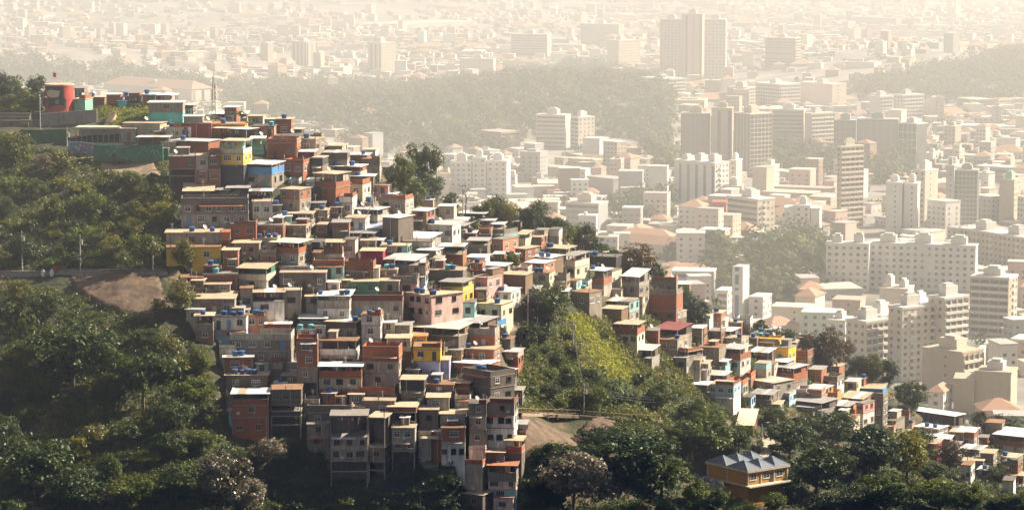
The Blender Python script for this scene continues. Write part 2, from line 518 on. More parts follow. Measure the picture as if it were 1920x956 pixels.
def tower(u0, u1, u2, vt, vb, col, style, label, name='apartment_block', cat='apartment block', bay=3.4, floor=3.0, d0=14.0, box=1, acc='white', roof=None, base=True):
    P = ground_hit(u1, vb)
    s, th, wd, d = place_frame(u0, u1, u2, P, d0)
    H = zat(P, u1, vt)
    P[2] = 0.0
    root = tag(empty(name, tuple(P), -th), label, cat)
    LAND.append(((u0 + u2) / 2, (vt + vb) / 2, label, root))
    OCC.append((P[0] - wd / 2 * math.cos(th) + d / 2 * math.sin(th), P[1] + wd / 2 * math.sin(th) + d / 2 * math.cos(th), max(wd, d) * .55))
    b = MB(); b.box(-wd, 0, 0, d, -1, H)
    b.build('wall', CMAT(col), root)
    b = MB(); b.box(-wd - .25, .25, -.25, d + .25, H, H + .9)
    if roof != 'hip': b.build('parapet', CMAT(acc if style[0] in 'gb' else col), root)
    if roof == 'hip':
        b = MB(); e = .8; hh = min(wd, d) * .22 + 1
        A = [(-wd - e, -e, H), (e, -e, H), (e, d + e, H), (-wd - e, d + e, H)]
        k = min(d, wd) / 2
        if wd > d: T0, T1 = (-wd + k, d / 2, H + hh), (-k, d / 2, H + hh)
        else: T0, T1 = (-wd / 2, k, H + hh), (-wd / 2, d - k, H + hh)
        if wd > d:
            b.face([A[0], A[1], T1, T0]); b.face([A[2], A[3], T0, T1]); b.face([A[1], A[2], T1]); b.face([A[3], A[0], T0])
        else:
            b.face([A[0], A[1], T0]); b.face([A[1], A[2], T1, T0]); b.face([A[2], A[3], T1]); b.face([A[3], A[0], T0, T1])
        b.face(A[::-1])
        b.build('roof', CMAT('terra'), root)
    rr = random.Random(label)
    if box and H > 15:
        for k in range(box):
            f = (k + .5) / box
            bw = min(wd / box * .45, 9); bd = min(d * .55, 7); bh = rr.uniform(2.6, 4.6)
            b = MB(); b.box(-wd * f - bw / 2, -wd * f + bw / 2, d * .25, d * .25 + bd, H + .9, H + .9 + bh)
            b.box(-wd * f - bw / 4, -wd * f + bw / 3, d * .3, d * .3 + bd * .6, H + .9 + bh, H + 2 + bh)
            b.build('rooftop_room', CMAT(acc), root)
    nf = max(1, int((H - 1.0) / floor)); fh = (H - .8) / nf
    sty = style.split('/')
    wins, rest = [], MB()
    for face in (0, 1):
        st = sty[face] if face < len(sty) else sty[0]
        L = wd if face == 0 else d
        if L < 2.5: continue
        def put(a, z, wwid, whei):
            wins.append((face, a, z, wwid, whei))
        nb = max(1, int(L / bay)); bw = L / nb
        def fbox(bb, a0, a1, out, z0, z1, m=0):
            if face == 0: bb.box(-a1, -a0, -out, .02, z0, z1, m)
            else: bb.box(-.02, out, a0, a1, z0, z1, m)
        if st in ('grid', 'gridb', 'pair'):
            for k in range(nf):
                for i in range(nb):
                    if st == 'pair' and i % 3 == 2: continue
                    if rr.random() < .04: continue
                    put((i + .5) * bw, 1.0 + k * fh + .9, min(1.5, bw * .5), min(1.35, fh * .5))
            if st == 'gridb':
                for i in range(1, nb, 3):
                    for k in range(nf):
                        bb = MB(); fbox(bb, (i + .1) * bw, (i + .95) * bw, .9, .6 + k * fh, 1.5 + k * fh)
                        bb.build('balcony', CMAT(acc), root)
        elif st == 'balc':
            for k in range(nf):
                bb = MB(); fbox(bb, .4, L - .4, 1.0, .5 + k * fh, 1.55 + k * fh)
                bb.build('balcony', CMAT(acc), root)
                put(L / 2, 1.0 + k * fh + .75, L - 1.6, fh * .48)
            bb = MB()
            for i in range(nb + 1): fbox(bb, max(.1, i * bw - .25), min(L - .1, i * bw + .25), .6, .5, H - .5)
            bb.build('piers', CMAT(col), root)
        elif st == 'band':
            for k in range(nf): put(L / 2, 1.0 + k * fh + .8, L - 1.2, fh * .46)
        elif st == 'vert':
            for i in range(nb):
                if i % 2 == 0:
                    put((i + .5) * bw, .8, bw * .62, H - 2.2)
        elif st == 'glass':
            put(L / 2, .6, L - 1.0, H - 1.2)
            bb = MB()
            for i in range(nb + 1): fbox(bb, max(.05, i * bw - .14), min(L - .05, i * bw + .14), .22, .3, H - .3)
            bb.build('mullions', CMAT(acc if acc != 'white' else 'grey'), root)
        elif st == 'glassgrid':
            put(L / 2, .6, L - 1.0, H - 1.2)
            for k in range(nf):
                bb = MB(); fbox(bb, .2, L - .2, .24, .3 + k * fh, .85 + k * fh); bb.build('floor_band', CMAT(acc), root)
            bb = MB()
            for i in range(nb + 1): fbox(bb, max(.05, i * bw - .16), min(L - .05, i * bw + .16), .30, .3, H - .3)
            bb.build('mullions', CMAT(acc), root)
        elif st == 'slit':
            for k in range(nf): put(L * .42, 1.0 + k * fh + .8, 1.0, 1.2)
    rr.shuffle(wins)
    for q, (face, a, z, ww, wh) in enumerate(wins):
        if q < 100:
            o = link('window', win_mesh(ww, wh), root)
            if face == 0: o.location = (-a, 0, z)
            else: o.location = (0, a, z); o.rotation_euler = (0, 0, math.pi / 2)
        elif face == 0: rest.box(-a - ww / 2, -a + ww / 2, -.05, .03, z, z + wh)
        else: rest.box(-.03, .05, a - ww / 2, a + ww / 2, z, z + wh)
    if rest.v:
        tag(rest.build('windows', plain_mat('city_pane', (.035, .04, .048), .15, .6), root), kind='stuff')
    return root, H, wd, d

TOWERS = [
    # far, at the top
    (1237, 1276, 1280, 38, 152, 'pink', 'grid/plain', 'tall pinkish tower wing left of the highest slab', dict(floor=3.2)),
    (1277, 1316, 1320, 28, 152, 'pink', 'vert/plain', 'highest far tower with vertical dark stripes', dict(acc='cream')),
    (1320, 1360, 1362, 38, 157, 'cream', 'grid/plain', 'tall cream tower wing with grid of dots', dict(floor=3.4)),
    (1434, 1490, 1500, 73, 143, 'brown', 'band/balc', 'brown office block with white balconies at its edge', dict(acc='cream')),
    (546, 575, 596, 80, 132, 'cream', 'vert/vert', 'far pale apartment pair on the left skyline', {}),
    (690, 715, 743, 82, 137, 'cream', 'vert/grid', 'far cream apartment tower left of the wooded hill', {}),
    (958, 1026, 1034, 66, 106, 'beige', 'band/plain', 'far beige block with bright right edge', {}),
    (1088, 1160, 1170, 47, 85, 'beige', 'grid/plain', 'wide far beige block with window grid', {}),
    (1138, 1160, 1200, 78, 132, 'cream', 'plain/grid', 'far cream block behind the wooded hill crest', {}),
    (1200, 1248, 1286, 150, 210, 'white', 'band/band', 'white banded block on right foot of the wooded hill', dict(acc='white')),
    (785, 795, 800, 60, 92, 'white', 'plain', 'thin bright far slab above the woods', dict(box=0)),
    (862, 925, 930, 112, 152, 'cream', 'slit/plain', 'plain cream far block above the woods', {}),
    (1580, 1590, 1604, 42, 68, 'white', 'plain', 'small bright far block at the top right', dict(box=0)),
    # middle distance
    (1276, 1330, 1332, 215, 325, 'dark', 'glass/plain', 'left wing of the dark ribbed office tower', dict(acc='beige')),
    (1333, 1372, 1374, 205, 328, 'beige', 'vert/plain', 'beige core between the dark office wings', dict(acc='beige')),
    (1375, 1406, 1447, 216, 333, 'dark', 'glass/glassgrid', 'dark office tower with white lattice right side', dict(acc='cream')),
    (1447, 1506, 1510, 208, 292, 'beige', 'band/plain', 'beige banded tower behind the lattice office', {}),
    (1508, 1520, 1564, 215, 294, 'cream', 'plain/balc', 'bright cream balcony tower facing right', dict(acc='white')),
    (1563, 1604, 1606, 228, 302, 'dark', 'glassgrid/plain', 'left part of the long dark glass block', dict(acc='grey', floor=4)),
    (1606, 1682, 1684, 226, 308, 'dark', 'glass/plain', 'middle part of the long dark glass block', dict(acc='grey', bay=5)),
    (1684, 1718, 1737, 234, 310, 'dark', 'glassgrid/plain', 'right part of dark glass block with white gable', dict(acc='white', floor=5)),
    (1568, 1574, 1617, 277, 432, 'beige', 'grid/balc', 'slim pale tower with balcony stack and stepped top', dict(box=2, acc='cream')),
    (1263, 1340, 1366, 308, 397, 'white', 'vert/gridb', 'white striped apartment block with balconies right', dict(box=3)),
    (1366, 1380, 1391, 303, 385, 'cream', 'grid/plain', 'narrow cream block behind the striped one', {}),
    (845, 884, 886, 306, 372, 'white', 'grid/plain', 'left wing of white apartments behind the ridge trees', {}),
    (886, 911, 913, 298, 372, 'white', 'gridb/plain', 'raised middle of white apartments behind ridge trees', {}),
    (913, 950, 957, 304, 372, 'white', 'grid/plain', 'right wing of white apartments behind ridge trees', {}),
    (1005, 1060, 1070, 218, 282, 'cream', 'band/plain', 'cream apartment block with left window bands', {}),
    (1070, 1085, 1115, 222, 284, 'cream', 'balc/grid', 'stepped cream apartment block with balconies', dict(acc='white')),
    (1092, 1124, 1141, 262, 306, 'white', 'plain', 'blank white slab beside the stepped cream block', dict(box=0)),
    (898, 940, 976, 250, 284, 'pink', 'plain/band', 'low pinkish block above the white apartments', {}),
    (1660, 1690, 1694, 345, 443, 'white', 'slit/plain', 'white slab tower with dark slot on its right', dict(box=1)),
    (1694, 1719, 1724, 347, 443, 'white', 'slit/plain', 'white slab tower right of the dark slot', dict(box=1)),
    (1712, 1733, 1757, 322, 425, 'cream', 'grid/slit', 'cream tower behind the twin white slabs', {}),
    (1772, 1787, 1789, 313, 436, 'grey', 'slit/plain', 'grey stair tower of the dark gridded office', dict(acc='grey')),
    (1789, 1831, 1834, 322, 434, 'dark', 'glassgrid/plain', 'dark gridded office tower on the right', dict(acc='grey', floor=2.6, bay=2)),
    (1873, 1900, 1912, 340, 424, 'beige', 'plain/grid', 'narrow tower with pale green right side', dict(acc='green')),
    (1470, 1490, 1492, 392, 452, 'white', 'plain', 'left end of the white slab with centre windows', dict(box=0)),
    (1490, 1518, 1520, 388, 453, 'white', 'pair/plain', 'white slab with centre windows left of slim tower', {}),
    (1520, 1536, 1540, 393, 453, 'white', 'plain', 'right end of the white slab with centre windows', dict(box=0)),
    (1335, 1361, 1363, 382, 452, 'red', 'slit/plain', 'square red brick church tower', dict(name='church_tower', cat='church tower', box=0)),
    (1362, 1410, 1426, 432, 462, 'red', 'plain', 'red brick church hall with orange tiled roof', dict(name='church_hall', cat='church', roof='hip')),
    (1362, 1420, 1452, 376, 432, 'cream', 'band/gridb', 'cream office block behind the red church tower', dict(acc='white')),
    (1356, 1390, 1394, 352, 400, 'beige', 'slit/plain', 'beige block right of the striped apartments', {}),
    (1060, 1122, 1140, 384, 452, 'grey', 'band/plain', 'grey block with pale right gable above the ridge', dict(acc='cream')),
    (1363, 1400, 1416, 166, 212, 'beige', 'grid/balc', 'left block of the row behind dark offices', dict(acc='cream')),
    (1416, 1462, 1500, 160, 208, 'cream', 'balc/balc', 'right block of the row behind dark offices', dict(acc='white')),
    (1500, 1560, 1586, 160, 205, 'cream', 'plain/slit', 'bare cream slab above bright balcony tower', {}),
    (1630, 1650, 1672, 183, 226, 'white', 'plain/balc', 'leftmost of the white balcony towers below right woods', dict(acc='white')),
    (1675, 1692, 1731, 180, 230, 'white', 'grid/balc', 'widest of the white balcony towers below right woods', dict(acc='white')),
    (1731, 1752, 1771, 192, 226, 'beige', 'plain', 'blank beige block beside white balcony towers', {}),
    # near right
    (1548, 1628, 1630, 460, 548, 'white', 'gridb/plain', 'left wing of the long white housing slab', dict(box=2, acc='white', d0=10)),
    (1630, 1828, 1832, 464, 549, 'white', 'gridb/plain', 'long white housing slab with three roof boxes', dict(box=3, acc='white', d0=10)),
    (1796, 1920, 1960, 448, 520, 'beige', 'gridb/plain', 'long beige housing slab at the right edge', dict(box=2, acc='white')),
    (1818, 1890, 1906, 524, 632, 'beige', 'balc/gridb', 'grid fronted balcony tower at the right edge', dict(acc='white', box=1, bay=4)),
    (1585, 1622, 1664, 606, 712, 'cream', 'grid/balc', 'lowest front wing of cream balcony apartments', dict(acc='white', floor=2.9)),
    (1664, 1690, 1752, 580, 716, 'cream', 'grid/gridb', 'middle wing of the cream balcony apartments', dict(acc='white', floor=2.9)),
    (1738, 1768, 1812, 562, 712, 'cream', 'grid/balc', 'tallest right wing of cream balcony apartments', dict(acc='white', floor=2.9)),
    (1618, 1650, 1682, 594, 704, 'cream', 'grid/balc', 'second front wing of cream balcony apartments', dict(acc='white', floor=2.9)),
    (1700, 1722, 1746, 570, 700, 'white', 'grid/gridb', 'whitish wing between cream balcony apartments', dict(acc='white', floor=2.9)),
    (1552, 1584, 1598, 604, 668, 'white', 'grid/grid', 'low white block left of cream balcony apartments', dict(acc='white')),
    (1648, 1700, 1712, 545, 640, 'cream', 'plain', 'blank cream backs behind the balcony apartments', dict(box=2)),
    (1728, 1803, 1842, 664, 752, 'beige', 'slit/balc', 'blank beige block with a slit of windows', dict(acc='cream', box=1)),
    (1788, 1826, 1828, 714, 778, 'beige', 'plain', 'lower left mass of the blank tan block', dict(box=0)),
    (1828, 1894, 1906, 702, 780, 'beige', 'plain', 'blank tan block at the right edge', dict(box=1)),
    (1830, 1838, 1847, 660, 712, 'white', 'plain', 'thin white slab behind the blank tan block', dict(box=0)),
    (1740, 1768, 1784, 735, 784, 'white', 'grid/grid', 'small white house with tiled roof near the tan block', dict(name='house', cat='house', roof='hip')),
    (1260, 1338, 1342, 512, 568, 'grey', 'band/plain', 'grey block with pale roof left of white clock-like tower', dict(acc='white')),
    (1342, 1364, 1376, 548, 590, 'white', 'balc/grid', 'small white balcony block left of the white tower', dict(acc='white')),
    (1404, 1430, 1446, 560, 612, 'white', 'grid/grid', 'white house with flat top right of the white tower', {}),
    (1446, 1520, 1530, 580, 622, 'cream', 'slit/plain', 'low cream block with terrace above dark trees', {}),
    (1502, 1570, 1576, 590, 648, 'mint', 'grid/plain', 'pale green block behind the brownish big tree', dict(acc='mint')),
    (1560, 1612, 1622, 566, 620, 'pink', 'slit/plain', 'peach block with few windows above apartments', {}),
    (1490, 1528, 1546, 556, 596, 'cream', 'plain', 'peach roofed low block under the park trees', dict(roof='hip')),
    (1845, 1884, 1890, 650, 690, 'grey', 'plain', 'grey shed with blue door right of apartments', dict(name='warehouse', cat='warehouse', box=0)),
    (1895, 1925, 1940, 640, 700, 'beige', 'grid/plain', 'beige block cut by the right edge of view', {}),
    (1140, 1270, 1298, 462, 505, 'cream', 'grid/plain', 'wide cream colonial building with terracotta roof', dict(name='colonial_building', cat='building', roof='hip', floor=6, bay=5)),
    (1150, 1258, 1270, 446, 495, 'cream', 'grid/plain', 'upper tier of the colonial building with round vents', dict(name='colonial_building', cat='building', roof='hip', floor=5, bay=5)),
    (965, 1068, 1092, 318, 336, 'beige', 'plain', 'long low warehouse with bright white roof', dict(name='warehouse', cat='warehouse', box=0)),
    (1100, 1150, 1180, 338, 372, 'grey', 'plain', 'grey low warehouse with pale roof above ridge', dict(name='warehouse', cat='warehouse', box=0)),
    (190, 360, 402, 168, 200, 'cream', 'plain/vert', 'grand cream palace with peach roof behind the hilltop', dict(name='palace', cat='building', roof='hip', floor=5, bay=5)),
    (1412, 1520, 1548, 330, 344, 'cream', 'plain', 'long low white roofed shed below the office towers', dict(name='warehouse', cat='warehouse', box=0)),
    (1452, 1560, 1570, 356, 372, 'pink', 'plain', 'long peach shed left of the slim tower', dict(name='warehouse', cat='warehouse', box=0)),
    (1830, 1925, 1940, 318, 344, 'grey', 'band/plain', 'long grey hall with pale band at right edge', dict(name='warehouse', cat='warehouse', box=0)),
    (1590, 1680, 1690, 36, 52, 'grey', 'plain', 'far grey stadium-like hall at the top right', dict(name='warehouse', cat='hall', box=0)),
    (1290, 1345, 1350, 4, 22, 'beige', 'plain', 'far beige shed at the top of the view', dict(name='warehouse', cat='hall', box=0)),
    (660, 720, 900, 48, 54, 'cream', 'plain', 'long far white roofed shed on the skyline', dict(name='warehouse', cat='hall', box=0)),
]
def build_towers():
    for t in TOWERS:
        *a, kw = t
        tower(*a, **kw)
    # slender white tower with a blue window strip and aerials
    P = ground_hit(1392, 612); s, th, wd, d = place_frame(1373, 1393, 1405, P, 9)
    H = zat(P, 1392, 500); P[2] = 0
    lab = 'slender white tower with blue window strip and aerials'
    root = tag(empty('white_tower', tuple(P), -th), lab, 'tower')
    LAND.append((1390, 550, lab, root)); OCC.append((P[0], P[1], 14))
    b = MB(); b.box(-wd, 0, 0, d, -1, H); b.build('wall', CMAT('white'), root)
    bl = plain_mat('blue_glass', (.04, .08, .20), .2, .6)
    for z0, z1 in ((.02, .52), (.60, .64), (.70, .86), (.92, .985)):
        b = MB(); b.box(-wd * .72, -wd * .38, -.12, .02, H * z0, H * z1); b.build('window', bl, root)
    b = MB()
    for k, (x, h) in enumerate(((.15, 4), (.3, 6), (.5, 3.5), (.65, 7), (.85, 4.5))):
        b.bar((-wd * x, d * .5, H), (-wd * x, d * .5, H + h), .12)
    b.bar((-wd * .95, d * .5, H + 2), (-wd * .05, d * .5, H + 2), .1)
    b.build('aerial', plain_mat('aerial_metal', (.3, .28, .26), .5), root)
    for x, h in ((.3, 5), (.7, 4)):
        b = MB(); b.cyl(-wd * x, d * .2, H + h, H + h + .3, .9, .9, 10); b.build('dish', CMAT('white'), root)

# ------------------------------------------------------------------ low houses and trees of the plain
WOODS = [[(396, 172), (560, 160), (700, 172), (860, 166), (980, 146), (1080, 130), (1190, 142), (1262, 180), (1262, 262), (1120, 262), (1000, 250), (960, 285), (700, 292), (560, 250), (420, 205)],
         [(0, 122), (190, 130), (330, 152), (400, 160), (400, 170), (60, 165), (0, 160)],
         [(1590, 172), (1700, 145), (1920, 100), (1920, 188), (1800, 196), (1600, 186)],
         [(1225, 488), (1300, 478), (1400, 476), (1465, 462), (1552, 468), (1572, 548), (1480, 560), (1420, 590), (1330, 560), (1300, 500), (1232, 505)],
         [(1400, 275), (1570, 290), (1570, 330), (1410, 325)], [(1610, 300), (1720, 310), (1700, 345), (1620, 350)],
         [(1210, 270), (1262, 260), (1258, 330), (1215, 330)], [(1150, 400), (1250, 380), (1255, 430), (1160, 440)]]
def in_woods(u, v): return any(inpoly(u, v, P) for P in WOODS)

def leaf_cloud(centers, radii, per, size, rs, squash=.8, up=.35, jit=.7):
    """many small leaf-sized quads spread through lumpy crowns; returns verts, faces"""
    n = len(centers)
    C = np.repeat(np.asarray(centers), per, 0); Rr = np.repeat(np.asarray(radii), per, 0)
    d = rs.normal(size=(n * per, 3)); d /= np.linalg.norm(d, axis=1, keepdims=True)
    rad = rs.uniform(.35, 1.0, size=(n * per, 1)) ** .5
    p = C + d * rad * Rr[:, None] * np.array([1, 1, squash])
    nr = d + rs.normal(size=d.shape) * jit + np.array([0, 0, up]); nr /= np.linalg.norm(nr, axis=1, keepdims=True)
    t = np.cross(nr, rs.normal(size=d.shape)); t /= np.linalg.norm(t, axis=1, keepdims=True) + 1e-9
    q = np.cross(nr, t)
    sz = (np.repeat(np.broadcast_to(np.asarray(size, float), (n,)), per)[:, None]) * rs.uniform(.6, 1.3, size=(n * per, 1))
    v = np.stack([p - t * sz - q * sz * .3, p + q * sz * .55 - t * sz * .1, p + t * sz + q * sz * .1, p - q * sz * .6 + t * sz * .15], 1).reshape(-1, 3)
    f = np.arange(n * per * 4).reshape(-1, 4)
    return v, f

def np_mesh(name, v, f, mats):
    me = bpy.data.meshes.new(name)
    nv, nf = len(v), len(f)
    me.vertices.add(nv); me.vertices.foreach_set('co', np.asarray(v, np.float32).ravel())
    k = f.shape[1]
    me.loops.add(nf * k); me.loops.foreach_set('vertex_index', f.astype(np.int32).ravel())
    me.polygons.add(nf); me.polygons.foreach_set('loop_start', np.arange(0, nf * k, k, dtype=np.int32))
    for m in (mats if isinstance(mats, (list, tuple)) else [mats]): me.materials.append(m)
    me.update(calc_edges=True)
    return me

def leaf_mat(name, rgb, rgb2, spec=.35, rough=.5, trans=.25, ns=.55, ns2=2.3):
    if name in MATS: return MATS[name]
    m, n, l, b = nodes(name)
    g = n.new('ShaderNodeNewGeometry'); oi = n.new('ShaderNodeObjectInfo')
    t = n.new('ShaderNodeTexNoise'); t.inputs['Scale'].default_value = ns; t.inputs['Detail'].default_value = 3
    l.new(g.outputs['Position'], t.inputs['Vector'])
    mr = n.new('ShaderNodeMapRange'); mr.inputs[1].default_value = .3; mr.inputs[2].default_value = .72
    ad = n.new('ShaderNodeMath'); ad.operation = 'ADD'
    ob = n.new('ShaderNodeMapRange'); ob.inputs[3].default_value = -.16; ob.inputs[4].default_value = .16
    l.new(oi.outputs['Random'], ob.inputs[0]); l.new(t.outputs['Fac'], ad.inputs[0]); l.new(ob.outputs[0], ad.inputs[1])
    l.new(ad.outputs[0], mr.inputs[0])
    x = n.new('ShaderNodeMix'); x.data_type = 'RGBA'
    x.inputs[6].default_value = (*rgb, 1); x.inputs[7].default_value = (*rgb2, 1)
    l.new(mr.outputs[0], x.inputs[0])
    wn = n.new('ShaderNodeTexNoise'); wn.inputs['Scale'].default_value = ns2; wn.inputs['Detail'].default_value = 1
    l.new(g.outputs['Position'], wn.inputs['Vector'])
    hv = n.new('ShaderNodeHueSaturation'); vv = n.new('ShaderNodeMapRange')
    vv.inputs[1].default_value = .3; vv.inputs[2].default_value = .7; vv.inputs[3].default_value = .6; vv.inputs[4].default_value = 1.4
    l.new(wn.outputs['Fac'], vv.inputs[0]); l.new(vv.outputs[0], hv.inputs['Value']); l.new(x.outputs[2], hv.inputs['Color'])
    l.new(hv.outputs[0], b.inputs['Base Color'])
    b.inputs['Roughness'].default_value = rough; b.inputs['Specular IOR Level'].default_value = spec
    tr = n.new('ShaderNodeBsdfTranslucent'); l.new(hv.outputs[0], tr.inputs['Color'])
    ms = n.new('ShaderNodeMixShader'); ms.inputs[0].default_value = trans
    out = n['Material Output']
    l.new(b.outputs[0], ms.inputs[1]); l.new(tr.outputs[0], ms.inputs[2]); l.new(ms.outputs[0], out.inputs[0])
    MATS[name] = m
    return m

def seen_city(u, v):
    return -20 < u < W0 + 20 and -30 < v < H0 and hit(u, v) is None

def build_low_city():
    rs = random.Random(5)
    cand = []
    for y0 in range(1010, 5900, 1):
        pass
    y = 1005.0
    while y < 6100:
        step = 17 if y < 1900 else (20 if y < 3200 else 25)
        hw = .19 * y + 30
        x = -hw
        while x < hw:
            px, py = x + rs.uniform(-5, 5), y + rs.uniform(-5, 5)
            x += step * rs.uniform(.8, 1.5)
            u, v = proj((px, py, float(city_z(px, py))))
            if not (-30 < u < W0 + 30 and v > -25): continue
            if in_woods(u, v) and rs.random() < .88: continue
            if 1575 < u < 1835 and 555 < v < 765: continue
            if 70 < u < 150 and 90 < v < 215: continue
            dens = .82 if y < 2200 else .7
            dens *= .75 + .5 * math.sin(px * .011 + 1.3) * math.sin(py * .0043 + px * .004)
            if rs.random() > dens: continue
            if any((px - a) ** 2 + (py - b) ** 2 < (r + 7) ** 2 for a, b, r in OCC): continue
            cand.append((px, py, u, v))
        y += step
    cols = ['white', 'cream', 'beige', 'pink', 'white', 'cream', 'grey', 'brown']
    rf = ['terra', 'flat', 'flat', 'white', 'flat', 'grey', 'terra', 'white', 'grey']
    ind, others = [], []
    for c in cand:
        tall = (.26 if c[1] < 2300 else .09)
        h = rs.uniform(3.2, 7.5) if rs.random() > tall else rs.uniform(8, 22)
        dst = .35 + .5 * math.sin(c[0] * .006 + c[1] * .0031) + .3 * math.sin(c[1] * .009 - c[0] * .004)
        wd_, dd_ = rs.uniform(7, 16), rs.uniform(8, 15)
        if h < 7.5 and rs.random() < .10: wd_, dd_ = rs.uniform(22, 48), rs.uniform(16, 30)
        it = (c, rs.choice(cols), rs.choice(rf), wd_, dd_, h, dst + rs.uniform(-.12, .12) + (1.57 if rs.random() < .3 else 0))
        if len(ind) < 230 and c[2] > 560 and 0 < c[2] < W0 and seen_city(c[2], c[3] - 5): ind.append(it)
        else: others.append(it)
    def add(b, w_, d_, h, roof, mi, mr, extra=None):
        b.box(-w_ / 2, w_ / 2, 0, d_, -3, h, mi, skip='b')
        if roof == 'terra':
            e = .6; hh = min(w_, d_) * .22 + .5
            A = [(-w_ / 2 - e, -e, h), (w_ / 2 + e, -e, h), (w_ / 2 + e, d_ + e, h), (-w_ / 2 - e, d_ + e, h)]
            k = min(w_, d_) / 2 * .9
            T0, T1 = (-w_ / 2 + k, d_ / 2, h + hh), (w_ / 2 - k, d_ / 2, h + hh)
            b.face([A[0], A[1], T1, T0], mr); b.face([A[2], A[3], T0, T1], mr); b.face([A[1], A[2], T1], mr); b.face([A[3], A[0], T0], mr); b.face(A[::-1], mr)
        else:
            b.box(-w_ / 2 - .3, w_ / 2 + .3, -.3, d_ + .3, h, h + .5, mr)
            if extra:
                e1, e2, e3 = extra
                b.box(-w_ * .5 * e1, -w_ * .5 * e1 + w_ * .45, d_ * .3, d_ * (.3 + .5 * e2), h + .5, h + .5 + 1.2 + 2.2 * e3, mi)
    names = dict(white='white', cream='cream', beige='beige', pink='pinkish', grey='grey', brown='brown')
    rn = dict(terra='with hipped terracotta roof', flat='with flat cream roof', white='with flat white roof', grey='with flat grey roof')
    rmat = dict(terra='terra', flat='cream', white='white', grey='grey')
    for (px, py, u, v), c, rfk, w_, d_, h, th in ind:
        root = empty('town_house', (px, py, float(city_z(px, py))), -th)
        tag(root, None, 'house', 'low houses on the city plain')
        b = MB(); b.box(-w_ / 2, w_ / 2, 0, d_, -3, h); b.build('wall', CMAT(c), root)
        b = MB(); add(b, w_, d_, h, rfk, 0, 0)
        b2 = MB()
        for f_, m_ in zip(b.f[5:], b.m[5:]): b2.face([b.v[i] for i in f_])
        b2.build('roof', CMAT(rmat[rfk]), root)
        if py < 1900:
            for fl in range(max(1, int(h / 3.2))):
                for i in range(max(1, int(d_ / 4))):
                    link('window', win_mesh(1.3, 1.2), root, (w_ / 2, (i + .5) * d_ / max(1, int(d_ / 4)), .9 + fl * 3.1), math.pi / 2)
            nw = max(1, int(w_ / 3.4))
            for fl in range(max(1, int(h / 3.2))):
                for i in range(nw):
                    link('window', win_mesh(1.4, 1.2), root, (-w_ / 2 + (i + .5) * w_ / nw, 0, .9 + fl * 3.1))
        size = 'tall' if h > 10 else ('small' if h < 4.5 else '')
        AUTO.append((root, u, v, (size + ' ' + names[c] + ' house ' + rn[rfk]).strip(), 'far'))
    b = MB()
    mi = {k: i for i, k in enumerate(CPAL)}
    for (px, py, u, v), c, rfk, w_, d_, h, th in others:
        t = MB(); add(t, w_, d_, h, rfk, mi[c], mi[rmat[rfk]], (rs.random(), rs.random(), rs.random()) if rs.random() < .5 else None)
        cs, sn = math.cos(-th), math.sin(-th); z0 = float(city_z(px, py)); k = len(b.v)
        b.v += [(px + x * cs - yy * sn, py + x * sn + yy * cs, z0 + z) for x, yy, z in t.v]
        b.f += [tuple(k + i for i in f_) for f_ in t.f]; b.m += t.m
        if py < 2700:
            nf = max(1, int(h / 3.1)); gi = mi['glass']
            for side in (0, 1):
                L = w_ if side == 0 else d_
                nw = max(1, int(L / rs.choice([2.6, 3.2, 4.0])))
                if side == 1 and rs.random() < .35: continue
                for fl in range(nf):
                    for i in range(nw):
                        if rs.random() < .12: continue
                        a = (i + .5) * L / nw; ww = min(.75, L / nw * .3); z = fl * 3.1 + .9
                        if z + 1.2 > h: continue
                        q = [(-w_ / 2 + a - ww, -.04, z), (-w_ / 2 + a + ww, -.04, z), (-w_ / 2 + a + ww, -.04, z + 1.2), (-w_ / 2 + a - ww, -.04, z + 1.2)] if side == 0 else [(w_ / 2 + .04, a - ww, z), (w_ / 2 + .04, a + ww, z), (w_ / 2 + .04, a + ww, z + 1.2), (w_ / 2 + .04, a - ww, z + 1.2)]
                        b.face([(px + x * cs - yy * sn, py + x * sn + yy * cs, z0 + zz) for x, yy, zz in q], gi)
    tag(b.build('far_houses', [CMAT(k) for k in CPAL]), kind='stuff')
    # trees among the houses and the woods
    rn2 = np.random.RandomState(11)
    cs, ra = [], []
    for (px, py, u, v) in cand:
        for _q in range(rs.choice([0, 1, 1, 2])):
            r_ = rs.uniform(2.5, 5.5)
            qx, qy = px + rs.uniform(-11, 11), py + rs.uniform(7, 13)
            cs.append((qx, qy, float(city_z(qx, qy)) + r_ * .9)); ra.append(r_)
    v_, f_ = leaf_cloud(cs, ra, 60, 1.0, rn2, jit=.4)
    tag(link('city_trees', np_mesh('city_trees', v_, f_, leaf_mat('leaf_city', (.04, .058, .018), (.10, .11, .035), spec=.1, rough=.8, ns=.08, ns2=.4))), kind='stuff')
    cs, ra = [], []
    y = 1300.0
    while y < 4600:
        st = 8.5 if y < 2100 else 11.0
        x = -.185 * y
        while x < .185 * y:
            px, py = x + rs.uniform(-3, 3), y + rs.uniform(-3, 3)
            x += st
            z = float(city_z(px, py))
            u, v = proj((px, py, z))
            if in_woods(u, v) and rs.random() < .70 + .25 * math.sin(px * .03) * math.sin(py * .021) and not any((px - a) ** 2 + (py - b_) ** 2 < (r + 3) ** 2 for a, b_, r in OCC):
                r_ = rs.choice([rs.uniform(3.5, 6), rs.uniform(5, 8.5), rs.uniform(8, 11.5)])
                cs.append((px, py, z + r_ * rs.uniform(.7, 1.15))); ra.append(r_)
        y += st
    v_, f_ = leaf_cloud(cs, ra, 95, 1.5, rn2, jit=.3, up=.2)
